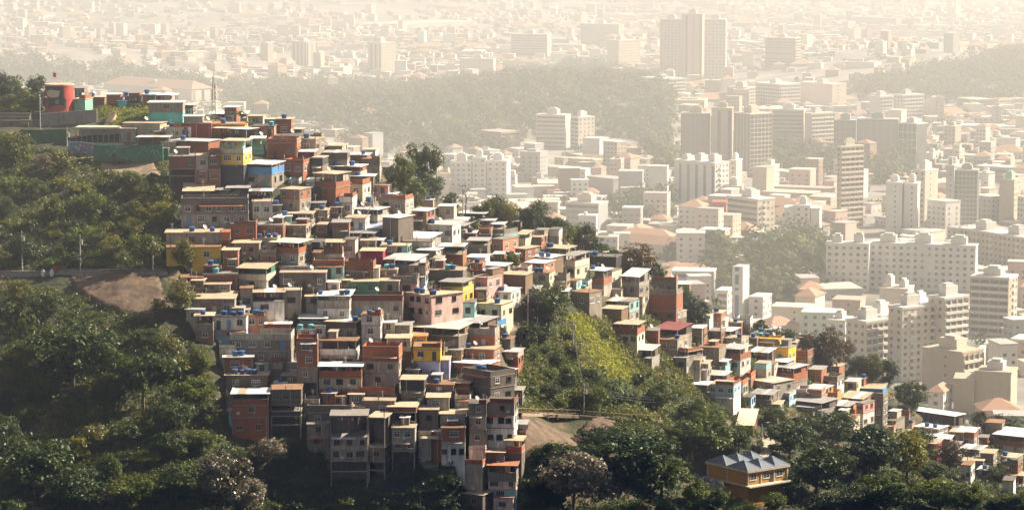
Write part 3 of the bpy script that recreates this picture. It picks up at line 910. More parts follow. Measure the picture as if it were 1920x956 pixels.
    tag(link('far_woods', np_mesh('far_woods', v_, f_, leaf_mat('leaf_wood', (.045, .065, .024), (.14, .14, .05), spec=.05, rough=.9, trans=.15, ns=.035, ns2=.12))), kind='stuff')
    print('city', len(ind), len(others), len(cs))

AUTO = []   # (object, u, v, noun phrase, where) whose label is worked out at the end

def build_haze():
    b = MB(); b.box(-9500, 9500, -1800, 9950, -8, 680)
    m = bpy.data.materials.new('haze'); m.use_nodes = True
    n = m.node_tree.nodes; l = m.node_tree.links
    n.remove(n['Principled BSDF'])
    pv = n.new('ShaderNodeVolumePrincipled')
    pv.inputs['Density'].default_value = HAZE_DENSITY
    pv.inputs['Color'].default_value = (*HAZE_COLOR, 1)
    pv.inputs['Anisotropy'].default_value = HAZE_ANISO
    l.new(pv.outputs[0], n['Material Output'].inputs['Volume'])
    o = b.build('haze', m)
    tag(o, kind='stuff')
    return o
# ------------------------------------------------------------------ hillside houses
HOUSES = []
TANKS = []
SHEET = dict(white=(.80, .79, .76), metal=(.50, .51, .53), corr=(.30, .29, .29), tan=(.46, .37, .26), dark=(.10, .095, .09), maroon=(.24, .07, .065),
             terra=(.42, .17, .09), bluish=(.34, .40, .52), blue=(.06, .20, .50), cream=(.66, .60, .46), orange=(.5, .23, .10))
def sheet_mat(k):
    return roof_mat('sheet_' + k, SHEET[k], rough=.5 if k in ('white', 'metal', 'bluish') else .8, dirt=.3 if k == 'white' else .55)
FRAMES = dict(white=(.72, .71, .69), wood=(.36, .22, .12), tan=(.5, .42, .3), grey=(.3, .3, .3), dark=(.07, .06, .055))
_WN = {}
def window_meshes(kind, ww, wh):
    k = (kind, round(ww, 1), round(wh, 1))
    if k in _WN: return _WN[k]
    ww, wh = k[1], k[2]
    f = .09 if kind != 'dark' else .05
    b = MB()
    b.box(-ww / 2 - f, ww / 2 + f, -.07, 0, -f, 0); b.box(-ww / 2 - f, ww / 2 + f, -.07, 0, wh, wh + f)
    b.box(-ww / 2 - f, -ww / 2, -.07, 0, 0, wh); b.box(ww / 2, ww / 2 + f, -.07, 0, 0, wh)
    if kind != 'dark':
        b.box(-.04, .04, -.06, 0, 0, wh)
        if ww > 1.25: b.box(-ww / 4 - .03, -ww / 4 + .03, -.055, 0, 0, wh); b.box(ww / 4 - .03, ww / 4 + .03, -.055, 0, 0, wh)
        if kind in ('grey', 'white'): b.box(-ww / 2, ww / 2, -.05, 0, wh * .62, wh * .62 + .06)
    b.box(-ww / 2 - f - .06, ww / 2 + f + .06, -.14, 0, -f - .07, -f - .002)
    fm = b.mesh('window', plain_mat('frame_' + kind, FRAMES[kind], .5))
    b = MB(); b.box(-ww / 2, ww / 2, -.015, .02, 0, wh)
    pm = b.mesh('pane', GLASS())
    _WN[k] = (fm, pm)
    return _WN[k]
_DR = {}
def door_mesh(c):
    if c not in _DR:
        b = MB(); b.box(-.45, .45, -.05, .02, 0, 2.0)
        _DR[c] = b.mesh('door', plain_mat('door_' + c, dict(wood=(.20, .10, .05), blue=(.10, .25, .45), green=(.07, .22, .14), white=(.6, .6, .58), dark=(.05, .045, .04))[c], .6))
    return _DR[c]
def put_window(root, kind, ww, wh, loc, side):
    fm, pm = window_meshes(kind, ww, wh)
    o = link('window', fm, root, loc, math.pi / 2 if side else 0.0)
    link('pane', pm, o)

def house(u0, u1, u2, v0, vb, spec, roof, label=None, t=(), d=6.0, name='hillside_house', cat='house', group=None, fr=None, auto=None, back=0.0):
    um = (u0 + u1) / 2
    h0 = hit(um, vb)
    if h0 is None: h0 = hit(um, vb + 8)
    if h0 is None: print('NO GROUND', label, u0, vb); return None
    P = pt(u1, vb, h0[1] + back)
    s, th, wd, dep = place_frame(u0, u1, max(u2, u1 + 1), P, d)
    rr = random.Random(str(label) + str(u0))
    th += rr.uniform(-.06, .06)
    root = empty(name, tuple(P), -th)
    tag(root, label, cat, group)
    zr = lambda v: zat(P, u1, v) - P[2]
    toks = []
    for tk in spec.split():
        k = tk[0]; body = tk[1:]
        nw = None; col = 'grey'
        if '/' in body: body, nw = body.split('/'); nw = int(nw)
        if ':' in body: body, col = body.split(':')
        toks.append([k, zr(float(body)), col, nw])
    R = max(0.0, (toks[0][1] * 0 + zr(v0) - toks[0][1]) - .14 * dep - .1) if roof not in ('none', 'slab') else 0.0
    R = min(R, dep * .36)
    FD = 5.0
    X0 = -wd
    fk = fr or rr.choice(['white', 'white', 'white', 'wood', 'tan', 'dark', 'grey'])
    for i, (k, zt, col, nw) in enumerate(toks):
        last = i == len(toks) - 1
        zb = -FD if last else toks[i + 1][1]
        zbv = 0.0 if last else toks[i + 1][1]
        rise = R if i == 0 else 0.0
        if k == 'w':
            mat = W_(col)
            b = MB()
            ins = 0.0 if i == 0 else (rr.choice([0, .0, .06]))
            x0, x1, y0, y1 = X0 + ins, -ins, ins, dep - ins
            n = 0
            V = [(x0, y0, zb), (x1, y0, zb), (x1, y1, zb), (x0, y1, zb), (x0, y0, zt), (x1, y0, zt), (x1, y1, zt + rise), (x0, y1, zt + rise)]
            b.v += V
            for q in ((3, 2, 1, 0), (4, 5, 6, 7), (0, 1, 5, 4), (1, 2, 6, 5), (2, 3, 7, 6), (3, 0, 4, 7)): b.f.append(q); b.m.append(0)
            b.build('wall', mat, root)
            h = zt - zbv
            if not last:
                b = MB(); b.box(X0 - .07, .07, -.07, dep - .02, zb - .09, zb + .09); b.build('floor_slab', CONC(), root)
            if col in BRICKY and rr.random() < .75 and h > 1.5:
                b = MB(); nc = max(1, int(wd / 4.5))
                for q in range(nc + 1):
                    x = x0 + (x1 - x0) * q / nc
                    xa = min(max(x - .12, x0 - .015), x1 - .225); b.box(xa, xa + .24, y0 - .02, y0 + .1, zb, zt - .01)
                b.box(x0 - .01, x1 + .01, y0 - .025, y0 + .1, zt - .26, zt - .005)
                b.box(x1 - .1, x1 + .02, y1 - .24, y1, zb, zt - .01); b.box(x1 - .1, x1 + .024, y0 + .1, y1, zt - .26, zt - .005)
                b.build('concrete_frame', CONC(), root)
            rows = max(1, int(round(h / 3.1)))
            if h > 1.7:
                for side in (0, 1):
                    L = (wd if side == 0 else dep)
                    if side == 1 and u2 - u1 < 5: continue
                    nn = nw if (nw is not None and side == 0) else (max(1, int(round(L / 3.3))) if nw != 0 else 0)
                    if side == 1 and nw: nn = max(1, min(2, int(L / 3)))
                    if not nn: continue
                    rh = h / rows
                    for r_ in range(rows):
                        for q in range(nn):
                            if nw is None and rr.random() < .12: continue
                            a = L * (q + .5 + rr.uniform(-.12, .12)) / nn
                            ww = min(rr.choice([.9, 1.1, 1.2, 1.4, 1.7]), L / nn * .62); wh = min(rr.choice([1.0, 1.1, 1.25]), rh * .5)
                            if ww < .4: continue
                            z = zbv + r_ * rh + rh * .38
                            kk = fk if rr.random() < .8 else rr.choice(list(FRAMES))
                            if side == 0 and nn > 1 and r_ == 0 and rr.random() < .16 and rh > 2.3:
                                link('door', door_mesh(rr.choice(['wood', 'blue', 'white', 'dark', 'green'])), root, (X0 + a, ins, zbv + .1))
                                continue
                            if side == 0: put_window(root, kk, ww, wh, (X0 + a, ins, z), 0)
                            else: put_window(root, kk, ww, wh, (-ins, a, z), 1)
            if h > 2.2 and wd > 4 and rr.random() < .3:
                b = MB(); x = X0 + wd * rr.uniform(.15, .85); z = zbv + h * .22
                b.box(x - .35, x + .35, -.42, -.0, z, z + .5); b.build('air_conditioner', plain_mat('ac_white', (.62, .62, .60), .5), root)
            if h > 2 and rr.random() < .35:
                b = MB(); x = X0 + wd * rr.uniform(.05, .95); b.bar((x, -.07, zbv - .5), (x, -.07, zt), .05, n=5); b.build('drainpipe', plain_mat('pipe_pvc', (.55, .54, .5), .5), root)
        elif k == 'p':
            b = MB(); a = .13
            b.box(X0, 0, 0, a, zbv, zt); b.box(-a, 0, a, dep, zbv, zt); b.box(X0, X0 + a, a, dep, zbv, zt)
            if i == 0: b.box(X0 + a, -a, dep - a, dep, zbv, zt)
            b.build('parapet', W_(col), root)
            if col not in BRICKY or rr.random() < .5:
                b = MB(); b.box(X0 - .05, .05, -.05, a + .05, zt, zt + .07); b.box(-a - .05, .05, a + .05, dep, zt, zt + .07); b.build('coping', CONC(), root)
            b = MB(); b.box(X0 - .08, .08, -.08, dep, zbv - .2, zbv - .005); b.build('floor_slab', CONC(), root)
            if last:
                b = MB(); b.box(X0 + .1, -.1, .15, dep - .05, -FD, zbv - .2); b.build('foundation', CONC(), root)
        elif k == 'o':
            zl = zbv
            if i + 1 < len(toks) and toks[i + 1][0] == 'p':
                zl = (0.0 if i + 2 >= len(toks) else toks[i + 2][1])
            nn = max(1, int(wd / 3.6))
            for q in range(nn + 1):
                x = X0 + .1 + (wd - .2) * q / nn
                b = MB(); b.box(x - .08, x + .08, .02, .18, zl, zt - .01); b.build('post', CONC(), root)
            b = MB(); b.box(-.18, -.02, dep - .2, dep - .04, zl, zt + rise - .01); b.build('post', CONC(), root)
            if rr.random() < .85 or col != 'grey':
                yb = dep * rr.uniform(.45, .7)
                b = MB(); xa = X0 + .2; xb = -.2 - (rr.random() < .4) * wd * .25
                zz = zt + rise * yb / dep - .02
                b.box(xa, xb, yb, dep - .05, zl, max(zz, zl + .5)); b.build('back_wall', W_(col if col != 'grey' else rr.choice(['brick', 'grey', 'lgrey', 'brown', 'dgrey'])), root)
            if last or toks[i + 1][0] == 'w':
                b = MB(); b.box(X0 - .08, .08, -.08, dep, zl - .19, zl + .01); b.build('floor_slab', CONC(), root)
                if last: b = MB(); b.box(X0, 0, .1, dep, -FD, zl - .19); b.build('foundation', CONC(), root)
        elif k == 's':
            nn = max(1, int(wd / 4))
            for q in range(nn + 1):
                x = X0 + .15 + (wd - .3) * q / nn
                b = MB(); b.box(x - .15, x + .15, .05, .35, -FD - 2, zt); b.build('pillar', CONC(), root)
            hh = zt - zbv
            if hh > 3.4:
                b = MB(); b.box(X0, 0, .06, .3, zt - hh / 2, zt - hh / 2 + .25); b.build('beam', CONC(), root)
            b = MB(); b.box(X0 + .2, -.2, dep * .6, dep, -FD, zt - .02); b.build('back_wall', W_('dgrey' if col == 'grey' else col), root)
            b = MB(); b.box(X0 - .06, .06, -.06, dep, zt - .02, zt + .16); b.build('floor_slab', CONC(), root)
    # roof
    zt = toks[0][1]
    if roof == 'slab':
        b = MB(); b.box(X0 - .16, .16, -.2, dep + .1, zt + .004, zt + .2)
        b.build('roof', rr.choice(SLABS)(), root)
    elif roof != 'none':
        of, os_ = .55, .35
        sl = R / dep
        b = MB()
        zf, zk = zt + .03 - of * sl, zt + .03 + R + .3 * sl
        th_ = .09
        V = [(X0 - os_, -of, zf), (os_, -of, zf), (os_, dep + .3, zk), (X0 - os_, dep + .3, zk)]
        V += [(x, y, z + th_) for x, y, z in V]
        b.v += V
        for q in ((3, 2, 1, 0), (4, 5, 6, 7), (0, 1, 5, 4), (1, 2, 6, 5), (2, 3, 7, 6), (3, 0, 4, 7)): b.f.append(q); b.m.append(0)
        b.build('roof', sheet_mat(roof), root)
        if dep > 4 and wd > 5 and rr.random() < .35:   # a few loose sheets lapped on top
            b = MB(); x = X0 + wd * rr.uniform(.1, .6); k = wd * rr.uniform(.2, .35); z1, z2 = zf + th_ + .03, zk + th_ + .03
            q = [(x, -of - .08, z1), (x + k, -of - .08, z1), (x + k, dep, z2), (x, dep, z2)]
            b.face(q); b.face([(a_, c_, z_ - .025) for a_, c_, z_ in q[::-1]]); b.build('roof_patch', sheet_mat(rr.choice(['tan', 'metal', 'corr', 'white'])), root)
    # things people add to a house: stubs of columns, a hut or half wall on the roof, awnings, aerials
    if roof in ('slab', 'none') and rr.random() < .55 and wd > 3:
        zs = zt + (.2 if roof == 'slab' else 0)
        for x in (X0 + .15, -.15) + ((X0 * .5,) if wd > 6 else ()):
            if rr.random() < .75:
                b = MB(); b.box(x - .1, x + .1, .1, .3, zs, zs + rr.uniform(.5, 1.3)); b.build('column_stub', CONC(), root)
    if roof == 'slab' and wd > 4 and rr.random() < .45:
        k = rr.uniform(1.6, min(3.2, wd * .5)); x = X0 + .3 + (wd - k - .6) * rr.random(); hh = rr.uniform(1.1, 2.2)
        b = MB(); b.box(x, x + k, dep * .45, dep * .95, zt + .2, zt + hh); b.build('rooftop_hut', W_(rr.choice(['brick', 'grey', 'dbrick', 'lgrey', 'brown'])), root)
        b = MB(); b.box(x - .25, x + k + .25, dep * .45 - .35, dep, zt + hh + .003, zt + hh + .08); b.build('hut_roof', sheet_mat(rr.choice(['tan', 'metal', 'white', 'corr'])), root)
    elif roof == 'slab' and wd > 3 and rr.random() < .4:
        hh = rr.uniform(.5, 1.0); k = rr.uniform(.4, 1) * wd; cc = rr.choice(['brick', 'grey', 'dbrick'])
        b = MB(); b.box(-k, 0, .02, .14, zt + .2, zt + .2 + hh); b.box(-.13, 0, .14, dep * .9, zt + .2, zt + .2 + hh); b.build('half_wall', W_(cc), root)
    if len(toks) > 1 and toks[1][0] == 'w' and rr.random() < .4:
        z = toks[1][1]; k = wd * rr.uniform(.35, .9); x = X0 + (wd - k) * rr.random()
        b = MB(); b.v += [(x, -.95, z - .35), (x + k, -.95, z - .35), (x + k, 0, z - .08), (x, 0, z - .08), (x, -.95, z - .29), (x + k, -.95, z - .29), (x + k, 0, z - .02), (x, 0, z - .02)]
        for q in ((3, 2, 1, 0), (4, 5, 6, 7), (0, 1, 5, 4), (1, 2, 6, 5), (2, 3, 7, 6), (3, 0, 4, 7)): b.f.append(q); b.m.append(0)
        b.build('awning', sheet_mat(rr.choice(['tan', 'white', 'metal', 'corr', 'terra'])), root)
    if rr.random() < .4:
        x, y = X0 + wd * rr.uniform(.1, .9), dep * .3; z = zt + R * .3
        b = MB(); b.bar((x, y, z), (x, y, z + 1.9), .035, n=5); b.bar((x - .5, y, z + 1.8), (x + .5, y, z + 1.8), .025, n=4); b.bar((x - .35, y, z + 1.5), (x + .35, y, z + 1.5), .02, n=4); b.build('aerial', plain_mat('pipe_pvc', (.55, .54, .5), .5), root)
    cs, sn = math.cos(-th), math.sin(-th)
    fp = [(P[0] + x * cs - y * sn, P[1] + x * sn + y * cs) for x, y in ((X0, .25), (0, .25), (0, dep), (X0, dep))]
    HOUSES.append(dict(root=root, fp=fp, z=P[2] - .3, u=(u0 + u2) / 2, v=(v0 + vb) / 2, box=(u0, v0, max(u2, u1), vb), label=label, wd=wd, dep=dep, zt=zt, R=R, roof=roof, th=th, P=P, veranda=toks[0][0] == 'o'))
    if label: LAND.append(((u0 + u2) / 2, (v0 + vb) / 2, label, root))
    if auto: AUTO.append((root, (u0 + u2) / 2, (v0 + vb) / 2, auto, 'hill'))
    for q, ut in enumerate(t):
        x = (ut - u1) * s / math.cos(th - math.atan((u1 - W0 / 2) / F))
        x = min(-.5, max(X0 + .5, x)) if roof != 'x' else x
        y = min(1.1, dep * .3)
        z = zt + (.21 if roof == 'slab' else (.14 + R * y / dep if roof != 'none' else .02))
        if roof == 'none' and toks[0][0] == 'p': z = (toks[1][1] if len(toks) > 1 else zt - 1) + .9
        p = (P[0] + x * cs - y * sn, P[1] + x * sn + y * cs, P[2] + z)
        TANKS.append((p, root, q, len(t), rr.random(), label or auto))
    return root

_TM = {}
def tank_mesh(c):
    if c not in _TM:
        rgb = dict(blue=(.02, .07, .21), teal=(.08, .32, .38), black=(.03, .03, .035))[c]
        m = plain_mat('tank_' + c, rgb, .4, .5); m2 = plain_mat('tank_lid_' + c, tuple(min(.8, k * 1.7 + .03) for k in rgb), .4, .5)
        b = MB(); b.cyl(0, 0, 0, .98, .58, .74, 14); b.cyl(0, 0, .9, .99, .78, .78, 14)
        l_ = MB(); l_.cyl(0, 0, .992, 1.12, .76, .5, 14); l_.cyl(0, 0, 1.12, 1.2, .2, .18, 8)
        _TM[c] = (b.mesh('tank_body', m), l_.mesh('lid', m2))
    return _TM[c]
def build_tanks():
    ordn = ['first', 'second', 'third', 'fourth', 'fifth', 'sixth']
    for p, hroot, q, n, r_, lab in TANKS:
        c = 'blue' if r_ < .86 else ('teal' if r_ < .94 else 'black')
        k = .78 + .26 * ((r_ * 37) % 1)
        root = empty('water_tank', p)
        root.scale = (k, k, k)
        bm_, lm = tank_mesh(c)
        link('tank_body', bm_, root); link('lid', lm, root)
        pos = '' if n == 1 else (('left ' if q == 0 else 'right ') if n == 2 else ordn[q] + ' ')
        tail = '' if n <= 2 else ' from left'
        hl = hroot['label']
        tag(root, ' '.join((pos + c + ' water tank' + tail + ' on the ' + hl).split()[:16]), 'water tank', 'water tanks on the roofs')
HT = [
# --- hilltop
(279,343,346,190,236,'w193:grey/1 w211:teal/0','metal','teal house with bare grey top storey',dict(d=7)),
(343,362,368,195,222,'w198:dgrey/1','metal','small dark grey house behind teal one',{}),
(345,380,384,217,259,'w219:grey/1 w231:maroon/0','metal','grey and maroon house under the teal one',{}),
(375,396,399,229,260,'w232:maroon/0','slab','low maroon block with sloping pipe',{}),
(394,463,468,206,222,'o214:grey','white','wide white roof shelter by the radio mast',dict(d=9)),
(399,460,466,228,244,'w233:yellow/0','terra','yellowish house with terracotta sheet roof',dict(t=[418])),
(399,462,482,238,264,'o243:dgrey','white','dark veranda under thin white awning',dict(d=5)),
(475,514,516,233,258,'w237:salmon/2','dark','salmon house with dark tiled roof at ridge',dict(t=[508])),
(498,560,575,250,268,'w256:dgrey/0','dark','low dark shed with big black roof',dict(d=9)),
(515,565,570,240,254,'o243:brown','tan','rusty open frame shelter on the ridge',dict(d=5)),
(321,391,410,258,292,'w266:brick/0','metal','long brick wall house under metal awning',dict(t=[340])),
(318,368,370,290,345,'w294:brick/2 s317','slab','brick house on tall stilts with blue end',dict(d=7)),
(368,391,392,290,345,'w293:lgrey/1 w319:brick/1','slab','graffiti grey house over bare brick',{}),
(392,414,416,280,345,'p282:dbrick w290:dbrick/1 w318:brick/1','none','narrow dark brick tower beside yellow house',{}),
(415,457,474,257,346,'o265:turq p280:cream w288:yellow/2 w310:black/0','tan','yellow house with roofed balcony',dict(d=7)),
(470,495,497,255,288,'o260:mint p275:mint w282:mint/1','white','small mint house behind yellow one',{}),
(461,510,536,298,352,'o309:brick p315:blue w327:grey/2','white','grey house with blue balcony and white roof',dict(d=8)),
(500,557,562,258,300,'p261:brick w268:brick/2','none','big square brick house below dark shed',dict(d=8)),
(531,589,594,281,302,'w285:dbrick/0','white','long dark brick house with white edge',dict(d=7)),
(531,569,585,298,330,'p300:brick w306:brick/2','none','orange brick house with bare top',dict(d=6)),
(585,605,615,292,332,'w297:black/0 w312:brown/0','slab','black topped narrow house',{}),
(562,592,608,258,290,'w262:grey/1','slab','grey terrace house with ridge cistern',dict(t=[572])),
(575,600,606,262,284,'o266:lgrey','white','tilted white sheet shelter on ridge',dict(d=4)),
(608,651,656,282,312,'w287:dgrey/0 w300:grey/0','corr','dark grey walled house on the ridge',dict(d=7)),
(651,688,694,285,312,'w291:brick/1','white','brick house with white roof on ridge',dict(t=[680])),
(679,712,716,296,332,'w299:grey/0 w311:lgrey/0','slab','grey block at the ridge end',{}),
(620,676,690,306,328,'o313:brick p322:lgrey','white','white shelter terrace below ridge brick house',dict(t=[627,658])),
(655,700,706,324,350,'w331:dgrey/0','white','dark wall house under low white awning',dict(t=[670])),
(589,630,655,321,377,'o327:lgrey p342:brick w352:brick/0','tan','terrace house with laundry above brick wall',dict(d=7)),
(655,680,694,343,372,'w346:cream/1','slab','cream cube house under dark walls',{}),
(692,728,736,343,368,'w348:pink/2','tan','pinkish house with flat tan roof',{}),
(735,782,790,343,364,'w348:beige/0','slab','long beige house near ridge trees',dict(t=[754,764,775])),
(700,740,752,360,376,'w364:brick/1','white','low brick house with white sheet',{}),
(710,760,774,370,400,'w374:lgrey/2','slab','grey house with twin tanks in middle',dict(t=[722,736])),
(660,708,730,386,414,'o394:lgrey p404:lgrey','metal','grey slab roofed gallery with square openings',dict(d=7)),
(649,685,692,402,434,'w409:white/2','tan','white house with two dark windows uphill',dict(d=7)),
(537,584,590,398,428,'o402:dgrey w414:grey/1','slab','dark open house above corner brick one',{}),
(717,747,774,401,454,'w409:dgrey/0','white','cream sided house with dark front',dict(d=7)),
(772,800,814,389,432,'w396:brick/1 w412:brown/1','white','tall brown house under wide white roof',dict(d=7)),
(425,466,470,348,372,'w353:black/0','corr','black walled shed with rubble roof',dict(d=7)),
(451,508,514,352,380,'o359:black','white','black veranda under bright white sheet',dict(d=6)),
(341,466,470,369,422,'p371:dgrey w383:grey/6 w402:lgrey/5','none','long grey two floor terrace of windows',dict(d=8)),
(345,400,405,340,370,'w358:dgrey/0','tan','rubble topped dark house by the bushes',dict(d=8)),
(474,511,513,376,408,'w379:white/2','slab','small bright white house with two windows',{}),
(525,562,581,350,400,'w356:brick/2 w376:grey/1','tan','brick corner house with tan roof',dict(d=6)),
(433,480,484,418,447,'w421:brick/2','slab','brick house with twin square openings',{}),
(481,531,535,420,445,'w423:dbrick/1','slab','long dark brick row house',{}),
(532,574,580,420,446,'w424:lgrey/2','slab','pale grey row house with dark door',{}),
(312,414,416,430,464,'w436:lgrey/1','tan','peeling grey house with twin blue tanks',dict(t=[360,398],d=8)),
(414,432,434,432,476,'w435:brick/0 o450:brick p466:brick','none','narrow brick stair house',{}),
(313,414,416,462,492,'w464:yellow/2','slab','bright yellow low house behind round tree',dict(fr='white')),
(437,486,489,452,482,'w456:grey/2','tan','grey house with twin white windows',{}),
(497,520,523,444,472,'w448:cream/0','slab','cream block with terrace tanks',dict(t=[503,515])),
(507,560,583,446,500,'o456:brick p465:brick w476:lgrey/2','cream','pale house with brick terrace and staircase',dict(d=8)),
(583,607,609,449,490,'o454:brown w470:brown/0','dark','dark brown house with open loft',{}),
(607,642,647,449,488,'o455:brown p464:brick w475:white/2','tan','white house with brick loft balcony',{}),
(587,645,648,486,522,'p488:brick w497:turq/3','none','turquoise house under brick parapet',{}),
(524,585,588,499,514,'w501:lgrey/3','slab','low pale row house with small windows',{}),
(446,500,520,489,542,'o504:green p515:cream w526:lgrey/1','tan','green sided house with open balcony',dict(d=8)),
(525,611,614,509,544,'w512:dgrey/3','slab','long dark grey house with three white windows',dict(fr='white')),
(654,709,712,524,554,'w528:green/2','tan','deep green house with two windows',{}),
(595,655,663,542,602,'o555:white p564:lgrey w577:white/2','white','white roofed house with glazed gallery',dict(t=[600,640,650],d=8)),
(473,533,536,539,588,'o548:turq w564:white/1','tan','white house with turquoise tarpaulin terrace',dict(d=7)),
(533,565,568,541,580,'w545:grey/1','slab','plain grey house with one white window',{}),
(386,431,434,528,550,'w533:grey/2','tan','small grey house under magenta roof',{}),
(340,381,384,514,530,'w521:magenta/0','slab','magenta roofed shack behind bush',{}),
(381,445,448,511,530,'w514:dbrick/0','slab','low brick wall house beside magenta shack',dict(t=[405])),
(364,440,446,545,592,'w560:grey/0 w569:lgrey/3','tan','grey house with broad tan roof',dict(d=8)),
(562,612,616,587,614,'o597:dgrey p602:grey','white','grey terrace under ribbed white roof',dict(d=6)),
(400,462,464,590,634,'w594:white/3 w619:lblue/1','slab','white house with pale blue lower floor',dict(t=[437,451,420],fr='wood')),
(462,496,499,588,616,'w593:salmon/2','slab','salmon house joined to white one',dict(t=[480,491])),
(367,400,402,588,640,'o592:brown p607:grey w618:brown/1','tan','brown balcony house over the cliff',dict(t=[381])),
(498,545,549,598,616,'w607:brick/0','white','brick house under bright white lean-to',{}),
(431,546,549,618,684,'p626:lgrey w637:grey/4 w658:grey/3','none','long grey house with pink terrace',dict(fr='white',d=8)),
(420,474,477,664,696,'w669:brick/1','white','brick cube with one dark window',dict(t=[441,453],fr='dark')),
(424,502,506,698,732,'w703:dgrey/2','tan','dark grey house below four tanks',dict(t=[440,454,465,477])),
(503,530,532,676,704,'w679:lgrey/2 w690:dgrey/1','slab','cluttered grey annexe with washing',{}),
(529,566,568,701,728,'w704:dgrey/1','tan','small dark grey house with big window',{}),
(436,504,508,728,820,'o738:dgrey p748:brick w758:brick/1 w781:brick/2','white','tall brick house over the bush slope',dict(d=7)),
(508,565,567,727,815,'w731:dgrey/3 o758:brown w770:black/0 s780','slab','dark grey house standing on open frame',dict(d=7)),
(557,596,599,632,735,'p634:brick w641:brick/1 w664:brick/1 w688:grey/1 s716','none','slender brick tower house with grey foot',dict(d=6)),
(557,590,593,615,634,'w619:white/1','slab','white rooftop hut on brick tower',dict(t=[563,583])),
(589,610,613,608,634,'w612:white/1','slab','white grey cubicle beside dark terraces',{}),
(610,668,678,600,640,'p604:dgrey w615:grey/2','tan','old sooty grey terrace house',dict(t=[665])),
(600,668,677,633,690,'o640:dgrey p655:white w666:lgrey/3','slab','grey house with white band parapet',{}),
(598,678,681,680,742,'o687:dgrey p695:brick w708:beige/3 w728:brick/0','white','beige house with brick balcony and slab roof',{}),
(678,714,722,588,652,'w592:white/1 w610:white/1 w635:white/1','slab','narrow white three storey house',dict(t=[692,708],d=6)),
(680,748,757,646,726,'p650:brick w668:brick/0 w678:lgrey/2 w700:lgrey/1','none','grey house with red brick roof terrace',dict(fr='dark')),
(725,770,775,630,682,'w634:cream/2 w659:brown/1','tan','cream house left of yellow house',{}),
(774,800,803,627,656,'w630:yellow/1','orange','yellow upper room with open porch',{}),
(776,826,829,649,712,'p651:yellow w655:yellow/2 w677:lav/2','slab','bright yellow house on lavender base',dict(fr='white',d=7)),
(826,842,846,672,712,'w676:lav/0','slab','lavender annexe by the alley',{}),
(772,860,886,604,644,'o617:brown w630:dgrey/1','cream','dark porch under long cream roof',dict(d=8)),
(811,900,934,592,618,'o606:brown','corr','open hall under broad grey roof',dict(d=9)),
(853,928,934,615,654,'p617:lgrey w627:salmon/2','none','salmon red house with grey parapet',{}),
(848,926,936,650,682,'w655:brick/2','tan','long brick house with blue tanks under salmon one',dict(t=[859,876],fr='white')),
(851,915,934,675,714,'w683:brick/2','white','brick house with white roof by trees',{}),
(870,920,967,692,760,'p697:dgrey w706:dgrey/1 w728:dgrey/2','none','charcoal house with rooftop awning',dict(t=[891,900],fr='white')),
(897,950,970,690,712,'o698:dgrey','white','thin white awning on charcoal house',dict(d=4)),
(912,964,972,752,838,'w756:grey/1 w778:white/3 w803:white/3','slab','white graffiti house at the cliff edge',dict(fr='dark',d=7)),
(880,912,916,755,836,'w758:grey/1 w779:lgrey/1 w805:grey/1','slab','mouldy grey wing of graffiti house',{}),
(786,822,826,766,800,'w769:dgrey/1','slab','dark cube house with one window',{}),
(826,872,876,771,804,'w776:lgrey/1','tan','pale grey house with ragged tan roof',{}),
(828,872,875,801,866,'w803:brick/1 w827:white/3','slab','white stained house below brick floor',{}),
(728,780,785,760,804,'p763:dbrick o772:brown p790:grey','tan','cluttered terrace with timber roof',{}),
(735,778,782,800,870,'w803:lgrey/2 w828:grey/2 s846','slab','dirty white house on piers',dict(fr='white')),
(790,821,824,820,872,'o823:grey o844:grey','slab','unfinished concrete skeleton house',dict(fr='dark')),
(620,690,692,776,905,'o780:dgrey w819:lgrey/3 w843:lgrey/3 s864','slab','grey white house on tall concrete stilts',dict(fr='wood',d=8)),
(690,722,735,780,900,'o784:dgrey o812:dgrey w838:grey/1 s866','slab','grey frame house beside stilt house',dict(d=8)),
(576,660,663,757,798,'p760:dgrey w773:dgrey/2','none','dark grey house with terrace of junk',dict(d=8)),
(576,618,621,793,840,'w796:grey/1 w818:grey/1','slab','grey cube under the junk terrace',dict(fr='wood')),
(670,740,745,722,752,'p726:brick w737:brick/1','none','brick terrace house with sooty parapet',{}),
(680,740,743,748,782,'w752:grey/1','slab','grey house with violet doorway',{}),
(752,795,800,708,756,'w712:black/0 w733:grey/1','tan','black topped grey house with ladder',{}),
(801,842,846,740,770,'w745:lgrey/1','tan','small pale house with ragged roof',{}),
(795,850,853,715,745,'w722:dgrey/1','slab','low grey house under lavender street',dict(t=[817])),
(915,968,975,868,936,'o873:cream p886:grey w901:lpink/2 w918:turq/1','terra','pinkish house with turquoise corner',dict(d=7)),
(867,905,912,856,895,'p862:brick w870:beige/0','none','leaning beige wall with brick box',dict(d=4)),
(948,978,984,818,876,'o826:brick p838:brick w848:dgrey/0','tan','timber shack with ragged tan roof',dict(d=4)),
(905,945,950,842,874,'w848:dgrey/0','tan','shadowed shack under graffiti house',dict(d=4)),
(866,905,930,920,956,'w928:dgrey/1','tan','dark shack with patched roof at bottom',dict(d=5)),
(925,962,972,930,960,'w934:lpink/1','slab','lower pink grey wall house',{}),
# --- centre right upper
(794,848,862,414,454,'w422:white/3','cream','clean white house with cream roof',dict(t=[799,808],d=7)),
(814,870,892,411,432,'o424:lgrey','corr','long corrugated dark roof shelter',dict(d=8)),
(749,806,827,434,452,'o447:lgrey','white','big bright white canopy in the centre',dict(d=8)),
(753,810,814,450,470,'w454:lgrey/0','slab','grey walled yard below white canopy',{}),
(647,700,716,428,454,'o438:blue w446:lblue/1','corr','blue walled shack under dark sheet',dict(d=7)),
